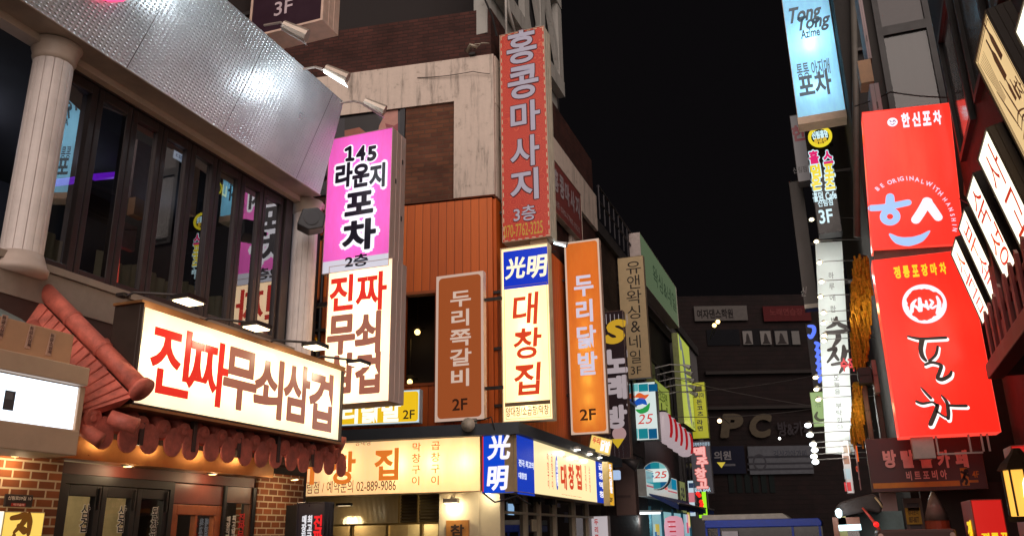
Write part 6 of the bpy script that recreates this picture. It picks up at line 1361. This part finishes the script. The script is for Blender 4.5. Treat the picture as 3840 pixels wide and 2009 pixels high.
# signs further along
s_ = Sign('neon_sign', 'grey sign with a blue neon hook and blue strokes behind the white sign', 'sign', across(18.5), (2026, 815), (2078, 1000), .3, D((84, 84, 88), .5), D((84, 84, 90), .5), .0)
BN = E((80, 110, 230), 1.4); lo = s_.loc
s_.mb.brush([lo(2034, 820), lo(2046, 822), (lo(2048, 834)[0], lo(2048, 834)[1]), lo(2040, 848), lo(2034, 843)], [.05, .08, .08, .08, .05], -.006, s_.mat(BN))
for k in range(6): s_.mb.brush([lo(2052 + k * 1.2, 862 + k * 17), lo(2058 + k * 1.2, 866 + k * 17), lo(2055 + k * 1.2, 875 + k * 17)], [.07, .09, .05], -.006, s_.mat(BN))
s_.done(); s_.mount(((.5,),), 1, .4)
s_ = Sign('pub_sign', 'pale green sign with dark script under the blue neon sign', 'sign', across(18.2), (2036, 986), (2085, 1072), .25, D((130, 150, 100), .5), L((158, 190, 120), .75), .01)
lo = s_.loc; s_.t('가쯔', 2050, 1010, 2066, 1024, L((90, 110, 70), .7), .0); s_.mb.brush([lo(2056, 1036), lo(2052, 1048), lo(2062, 1056), lo(2078, 1054)], [.03, .07, .06, .03], -.005, s_.mat(L((60, 70, 40), .7))); s_.done(); s_.mount(((.5,),), 1, .4)
s_ = Sign('pub_sign', 'slim white and red sign at the foot of the white vertical sign', 'sign', across(15.2), (2114, 1108), (2150, 1240), .3, D((200, 190, 190), .5), L((196, 190, 186), .75), .012)
for k, (y0, y1, c_) in enumerate(((1120, 1138, (150, 130, 110)), (1146, 1166, (150, 110, 90)), (1178, 1204, (170, 190, 196)), (1212, 1234, (206, 44, 50)))): s_.r(2120 + k, y0, 2140 + k, y1, L(c_, .8))
s_.done()
s_ = Sign('pub_sign', 'small orange and pink sign beside the slim white and red one', 'sign', across(14.8), (2150, 1112), (2166, 1232), .25, D((190, 150, 150), .5), L((206, 150, 160), .7), .01); s_.r(2152, 1120, 2161, 1160, L((226, 96, 30), 1.0)); s_.t('이', 2152, 1170, 2162, 1190, L((200, 70, 40), .9), .04); s_.done()
# golden straw along the wall
GLD_ = D((226, 172, 62), .3, .6, var=.5, scale=30)
t = thing('straw_garland', 'ragged golden straw garland hanging down between the white sign and the red signs', 'decoration', (0, 12.9, 0))
q = MB(); random.seed(21)
for k in range(1100):
    py = 640 + 440 * random.random() ** .9; f_ = (py - 640) / 440
    px = 2150 + 12 * (1 - f_) + (36 + 14 * math.sin(f_ * 6)) * (random.random() - .45); 
    if 905 < py < 960: continue
    u, z = hit(across(12.9), px, py); ln = .08 + .20 * random.random(); a_ = random.gauss(.0, .05); dy = random.uniform(-.12, .12)
    q.add([(u, dy, z), (u + .026, dy - .016, z), (u + .022 + a_ * ln, dy + .03, z - ln), (u + a_ * ln, dy + .02, z - ln)], [(0, 1, 2, 3)])
q.build('straw', GLD_, t)
q = MB(); a0 = hit(across(12.9), 2160, 640); a1 = hit(across(12.9), 2172, 1100); q.tube([(a0[0] + .05, .1, a0[1]), (a1[0], .1, a1[1])], .06, 8); q.build('core', D((70, 52, 34), .8), t)
lamp('garland_light', t, (a0[0] + .0, -.35, 4.6), 4, (1, .75, .35), .08); lamp('garland_light', t, (a1[0], -.35, 3.2), 3, (1, .75, .35), .08)  # unseen fill lamps added to brighten the straw
for k, (x0, y0, x1, y1, Y, rgb, lb) in enumerate(((2156, 924, 2197, 962, 12.6, (24, 20, 22), 'black box interrupting the golden straw garland'), (2190, 905, 2215, 985, 12.7, (120, 92, 90), 'dusty pink duct box left of the lower red sign'), (2166, 965, 2200, 1104, 12.8, (82, 58, 54), 'brown duct box above the dark brown escape room sign'), (2200, 990, 2232, 1104, 13.0, (44, 32, 34), 'dark recess box beside the lower red sign'))):
    u0_, z1_ = hit(across(Y), x0, y0); u1_, z0_ = hit(across(Y), x1, y1); t = thing('duct_box', lb, 'duct', (u0_, Y, z0_)); w, h = u1_ - u0_, z1_ - z0_
    q = MB(); q.box(0, w, 0, .4, 0, h); q.build('housing', D(rgb, .6, var=.2), t, bevel=.01); q = MB(); q.box(w * .1, w * .9, -.012, -.001, h * .5, h * .5 + .02); q.build('seam', D(tuple(int(v * .7) for v in rgb), .6), t)
# brown escape room sign
s_ = Sign('escape_room_sign', 'wide dark brown sign with raised dusty pink letters and an orange running figure', 'sign', across(12.0), (2176, 1104), (2487, 1228), .25, D((120, 92, 80), .5), D((84, 54, 56), .5, var=.08), .0)
PK = D((236, 184, 178), .5)
for k, ch in enumerate('방탈출카페'): x0 = 2218 + k * 45; s_.t(ch, x0, 1132, x0 + 40, 1176, PK, .05, y=-.03)
s_.t('비 트 포 비 아', 2278, 1184, 2384, 1204, PK, .03); OG = D((206, 136, 40), .5); s_.r(2196, 1215, 2416, 1221, OG); s_.r(2430, 1207, 2462, 1212, OG); s_.r(2416, 1178, 2424, 1178.5, OG); s_.r(2414, 1176, 2440, 1220, OG, y=-.003); s_.t('4F', 2444, 1184, 2464, 1200, OG, .02)
lo = s_.loc; dk = s_.mat(D((40, 24, 24), .5)); x, z = lo(2430, 1184); s_.mb.disc(x, z, .028, -.006, -.0045, m=dk)
for pp in (((2428, 1188), (2425, 1200)), ((2428, 1190), (2436, 1195)), ((2427, 1190), (2419, 1186)), ((2425, 1200), (2432, 1208), (2430, 1216)), ((2425, 1200), (2420, 1210))): s_.mb.brush([lo(*p_) for p_ in pp], [.03] * len(pp), -.0065, dk)
s_.done()
# entrance under it
t = thing('entrance', 'dim stair entrance with a pale pillar and a yellow notice under the brown sign', 'doorway', (0, 12.5, 0))
PE = across(12.5)
a, z1_ = hit(PE, 2212, 1228); c, _ = hit(PE, 2262, 1300); q = MB(); q.box(a, c, 0, .3, 0, z1_); q.box(a + (c - a) * .42, a + (c - a) * .45, -.004, -.001, 0, z1_); q.build('pillar', D((206, 168, 166), .6, var=.1), t)
a2, z2_ = hit(PE, 2272, 1252); c2, _ = hit(PE, 2326, 1300); q = MB(); q.box(a2, a2 + .04, .1, .2, 0, z2_); q.box(c2 - .04, c2, .1, .2, 0, z2_); q.box(a2 + .04, c2 - .04, .1, .2, z2_ - .06, z2_); q.box(a2 + .04, c2 - .04, .08, .1, z2_ - .16, z2_ - .11); q.build('door_frame', D((112, 86, 80), .6), t)
q = MB(); q.box(a2 + .04, c2 - .04, .14, .17, 0, z2_ - .06); q.build('door', D((84, 62, 66), .5), t)
nx0, nz1 = hit(PE, 2277, 1276); nx1, nz0 = hit(PE, 2322, 1317); q = MB(); q.box(nx0, nx1, .08, .1, nz0, nz1); q.text('임대문의', nx0 + .03, (nz0 + nz1) / 2 + .01, nx1 - .03, nz1 - .02, y=.076, m=1, bold=.02); q.text('887-8877', nx0 + .03, nz0 + .02, nx1 - .03, (nz0 + nz1) / 2 - .01, y=.076, m=1, bold=.03); q.build('notice', [D((206, 150, 40), .6), D((110, 70, 20), .6)], t)
a3, z3 = hit(PE, 2330, 1235); c3, _ = hit(PE, 2440, 1300); q = MB(); q.box(c2 + .01, c3 + .6, .2, .4, 0, z3 + .1); q.build('wall', concrete((74, 56, 54), .5), t)
x, z = hit(across(12.3), 2345, 1236); t = thing('parasol', 'closed parasol wrapped in pale plastic beside the yellow notice', 'parasol', (x, 12.3, 0)); q = MB(); q.lathe([(.10, .5), (.16, .9), (.13, 1.4), (.12, 1.8), (.15, z - .35), (.07, z - .12), (.02, z)], 0, 0, 14); q.build('canopy', D((190, 150, 140), .3, var=.3), t, True); q = MB(); q.tube([(0, 0, 0), (0, 0, .6)], .03, 8); q.lathe([(.25, 0), (.25, .06), (.05, .08)], 0, 0, 16); q.build('pole', D((90, 84, 80), .5, .4), t); q = MB(); q.lathe([(.145, 1.55), (.14, 1.75)], 0, 0, 14); q.build('strap', D((170, 70, 40), .6), t)
# food stall with tarpaulin and lamps
YT = 8.6; PT = across(YT); t = thing('food_stall', 'food stall with dark tarpaulin hood, clear screen and red edging', 'stall', (0, YT, 0))
def ht(px, py): return hit(PT, px, py)
q = MB(); q.prism([ht(*p_) for p_ in ((2096, 1300), (2101, 1276), (2112, 1262), (2140, 1253), (2170, 1246), (2196, 1240), (2212, 1252), (2222, 1268), (2216, 1290), (2190, 1284), (2150, 1292), (2120, 1298))], 0, 1.0); q.build('tarpaulin', D((62, 50, 46), .6, var=.5, bump=.6), t, bevel=.02)
q = MB(); a, z1_ = ht(2093, 1300); c, _ = ht(2162, 1300); q.box(a, a + .05, .01, .95, 0, z1_); q.box(a + .05, c, .02, .06, z1_ - .09, z1_ - .003); q.build('frame', D((140, 86, 66), .5, var=.2), t)
a2, z2_ = ht(2112, 1340); q = MB(); q.box(a2, a2 + .07, .02, .08, 0, ht(0, 1330)[1]); q.build('post', D((206, 186, 120), .5), t)
q = MB(); a3, z3 = ht(2148, 1318); c3, _ = ht(2196, 1340); q.add([(a + .06, .1, .6), (c3, .1, .6), (c3 - .12, .1, z3), (a + .06, .1, z3)], [(0, 1, 2, 3)]); q.build('screen', glass((.6, .72, .72), .12, .1), t); q = MB(); q.box(a + .05, c3 + .3, .5, .9, 0, z3 + .12); q.build('rear_panel', D((110, 130, 130), .5, var=.3), t)
q = MB(); q.tube([(*ht(2169, 1276),)] and [(ht(*p_)[0], -.02, ht(*p_)[1]) for p_ in ((2169, 1276), (2188, 1298), (2206, 1322), (2222, 1352), (2240, 1400))], [.008, .013, .014, .015, .016], 8); q.build('edging', D((206, 70, 54), .35), t, True)
q = MB(); x0, z0_ = ht(2110, 1327); x1, _ = ht(2166, 1327); q.tube([(x0, -.05, z0_), (x1, -.05, z0_ + .005)], .026, 10); q.build('tube_light', E((200, 240, 250), 2.2), t, True)
q = MB(); x0, z0_ = ht(2110, 1290); q.lathe([(.01, z0_ - .04), (.026, z0_ - .02), (.03, z0_ + .02), (.012, z0_ + .04)], x0, -.06, 12); q.build('lamp', E((216, 246, 252), 3), t, True); lamp('stall_light', t, (x0, -.2, z0_), 1.5, (.85, .95, 1), .05)
q = MB(); x0, z0_ = ht(2128, 1264); x0, z0_ = ht(2232, 1258); q.tube([(x0 - .1, -.03, z0_ + .03), (x0 - .07, -.05, z0_ - .02), (x0 - .05, -.05, z0_ - .06)], .009, 6); q.build('clip', D((206, 176, 130), .5), t, True)
q = MB(); x0, z0_ = ht(2203, 1318); q.ball((x0, -.1, z0_), .025); q.build('red_lamp', E((255, 40, 36), 1.2), t, True)
YC = 7.2; a, z1_ = hit(across(YC), 2206, 1331); c, _ = hit(across(YC), 2405, 1334); t = thing('stall_counter', 'brown plank edge of a stall with round bolts, under the pale pillar', 'stall', (a, YC, 0)); q = MB(); q.box(0, c - a, 0, .6, 0, z1_ - .002); q.build('counter', D((84, 52, 46), .5, var=.2), t, bevel=.02); q = MB()
for k in (.04, .95): q.disc((c - a) * k, z1_ - .045, .018, -.012, -.001, 14)
q.build('bolt', D((170, 140, 130), .35, .7), t)
# red box lantern signs in the corner
def redbox(label, Y, tl, br, backpx, txt, side):
    xf = hit(across(Y), tl[0], 1300)[0]; rb_ = ray(backpx, 1300); Yb = xf / (rb_.x / rb_.y)
    s = Sign('red_box_sign', label, 'sign', across(Y), tl, br, max(.1, Yb - Y), D((206, 60, 46), .4), E((214, 34, 28), .85), .006, 'red box signs low on the right')
    for k, ch in enumerate(txt): s.mb.text(ch, s.w * (.16 + k * .3), s.h * .36, s.w * (.16 + k * .3) + s.w * .26, s.h * .36 + s.w * .28, m=s.mat(YEL), bold=.05)
    s.done(); q = MB(); q.text('정', 0, 0, .16, .16, y=0, bold=.05); 
    for i, v in enumerate(q.v): q.v[i] = (-.004 + v[1], s.th * .25 + (.16 - v[0]) * s.th * 2.6 / 1.0, s.h * .33 + v[2])
    if side: q.build('side_lettering', YEL, s.root)
    return s
s_ = redbox('red box sign with yellow syllables, left of the red lantern box', 7.0, (2440, 1256), (2550, 1420), 2416, '정통포', True)
s_ = redbox('tall red box behind the wall lantern at the picture corner', 5.6, (2541, 1120), (2700, 1420), 2522, '', False)
x, z = hit(across(5.45), 2574, 1235)
t = thing('wall_lantern', 'black framed wall lantern glowing yellow in front of the tall red box', 'lantern', (x, 5.42, z - .13))
q = MB(); q.lathe([(.085, .0), (.085, .24)], 0, 0, 8); q.build('glass', E((255, 184, 76), 1.3), t)
q = MB(); q.lathe([(.012, .05), (.022, .10), (.016, .17), (.004, .2)], .0, -.087, 10); q.build('bulb', E((255, 240, 190), 6), t, True)
q = MB(); q.lathe([(.115, .242), (.09, .28), (.04, .33), (.02, .36)], 0, 0, 8); q.lathe([(.10, -.03), (.105, -.002)], 0, 0, 8); [q.tube([(.09 * math.cos(R(45 * k)), .09 * math.sin(R(45 * k)), 0), (.09 * math.cos(R(45 * k)), .09 * math.sin(R(45 * k)), .242)], .006, 5) for k in range(8)]; q.box(-.02, .02, .05, .16, .3, .33); q.build('frame', D((60, 40, 24), .4, .5), t)

# ================================================================== low on the left
LB = leftwall(-4.55)
s_ = Sign('blank_lightbox', 'glaring blank white lightbox with one small grey photo sticker', 'sign', LB, (-150, 905), (195, 1084), .3, D((186, 160, 136), .5, var=.1), E((226, 240, 255), 2.0), .0)
s_.r(13, 980, 32, 1033, D((70, 72, 78), .5)); s_.r(15, 984, 30, 1005, D((110, 112, 116), .5), y=-.003); s_.done()
u0, zt2 = hit(LB, 208, 940); _, zb3 = hit(LB, 205, 1110)
q = MB(); w = u0 - s_.u0; zA = hit(LB, 195, 975)[1] - s_.z0
q.box(0, w, -.06, .32, s_.h + .001, s_.h + .12); q.box(0, w, -.045, .32, -.16, -.001); q.box(s_.w + .001, w - .02, -.02, .3, -.001, s_.h); q.build('trim', D((196, 164, 136), .5, var=.08), s_.root, bevel=.006)
bz = s_.z0 + s_.h + .121
u1, zt3 = hit(leftwall(-4.62), 187, 842)
t = thing('cardboard_box', 'long tan box with stuck-on paper strips resting on the blank lightbox', 'box', (-4.62, u1 - 2.2, bz), 90)
q = MB(); q.box(0, 2.2, 0, .28, 0, zt3 - bz); q.build('box', D((190, 146, 112), .7, var=.1), t, bevel=.006)
for k, (px, py) in enumerate(((72, 848), (124, 866), (2, 822))):
    u, z = hit(leftwall(-4.63), px, py); u -= u1 - 2.2; z -= bz
    q = MB(); q.box(u - .02, u + .02, -.004, -.001, z - .075, z + .075); q.v = [(x + (zz - z) * .12, y, zz) for x, y, zz in q.v]
    for j in range(5): q.text('화금소삼목'[j], u - .014, z + .045 - j * .027, u + .014, z + .068 - j * .027, y=-.006, m=1, bold=.02)
    q.build('paper_strip', [D((190, 150, 130), .6), D((80, 40, 40), .6)], t)
t = thing('tarpaulin', 'grey green tarpaulin heaped behind the tan box under the near column', 'tarpaulin', (-4.95, 0, 0), 90)
pts = [hit(leftwall(-4.95), *p_) for p_ in ((-160, 720), (0, 733), (48, 752), (95, 782), (140, 812), (188, 845), (196, 872))]
q = MB(); n = len(pts); vs = []; rows = 6
for i, (u, z) in enumerate(pts):
    for j in range(rows): f_ = j / (rows - 1); vs.append((u + .02 * math.sin(j * 2 + i), .42 - .42 * f_ + .03 * math.sin(i * 2.3 + j), z + .10 * math.sin(math.pi * f_) * .3 - (f_ ** 2) * .18))
q.add(vs, [(i * rows + j, (i + 1) * rows + j, (i + 1) * rows + j + 1, i * rows + j + 1) for i in range(n - 1) for j in range(rows - 1)]); q.build('sheet', D((128, 140, 136), .55, var=.2, bump=.4), t, True)
q = MB(); q.tube([(pts[1][0], -.02, pts[1][1] - .2), (pts[-1][0], -.02, pts[-1][1] - .15)], .01, 6); q.build('cord', D((90, 90, 88), .6), t)
# address plate, yellow lit sign, dark standing sign
WB = leftwall(-5.27)
s_ = Sign('address_plate', 'small black address plate with white letters on the brick pier', 'plate', leftwall(-5.2), (17, 1241), (80, 1275), .02, D((50, 40, 36), .5), D((44, 34, 32), .4), .0)
s_.t('신림로59길 10', 20, 1246, 77, 1258, D((226, 216, 206), .5), .02); s_.r(28, 1264, 63, 1273, D((170, 40, 40), .5)); s_.t('먹자골목', 33, 1265, 60, 1272, D((230, 200, 190), .5), .02); s_.done()
s_ = Sign('restaurant_sign', 'yellow lit sign with a brown brush syllable under the address plate', 'sign', leftwall(-5.15), (12, 1285), (90, 1450), .16, D((206, 190, 150), .5), E((246, 206, 96), 1.05), .0)
lo = s_.loc; bk = s_.mat(L((110, 66, 20), .8))
for pp, ww in (([(28, 1302), (46, 1299), (62, 1296), (58, 1312), (34, 1338)], [.03, .04, .05, .045, .02]), ([(46, 1322), (60, 1334)], [.035, .05]), ([(72, 1292), (74, 1312), (70, 1342)], [.03, .045, .03]), ([(34, 1346), (36, 1368), (70, 1366)], [.03, .04, .03])): s_.mb.brush([lo(*p_) for p_ in pp], ww, -.004, bk)
s_.done()
q = MB(); q.box(-.35, -.005, .0, .15, 0, s_.h); q.build('side_panel', E((255, 246, 224), 1.2), s_.root)
s_ = Sign('standing_sign', 'black upright signboard with red and white letters before the brick pier', 'sign', (-4.98, 7.15, 0), (749, 1263), (808, 1480), .16, D((54, 46, 50), .3, .4), D((48, 44, 54), .3), .012)
xs = s_.w
for tx, a0, a1, hh, m_ in (('진짜무쇠', .62, .94, .13, E((226, 36, 40), 1.0)), ('최고급국내산', .40, .58, .075, L((220, 220, 226), .9)), ('매장직접숙성', .20, .37, .075, L((220, 220, 226), .9))):
    zz = s_.h - .12
    for ch in tx: s_.mb.text(ch, xs * a0, zz - hh, xs * a1, zz, m=s_.mat(m_), bold=.05, em=True); zz -= hh * 1.02
s_.done()
q = MB(); w = s_.w; q.box(-.14, -.002, .02, .16, 0, s_.h - .02); q.build('side_panel', D((22, 20, 20), .4), s_.root)
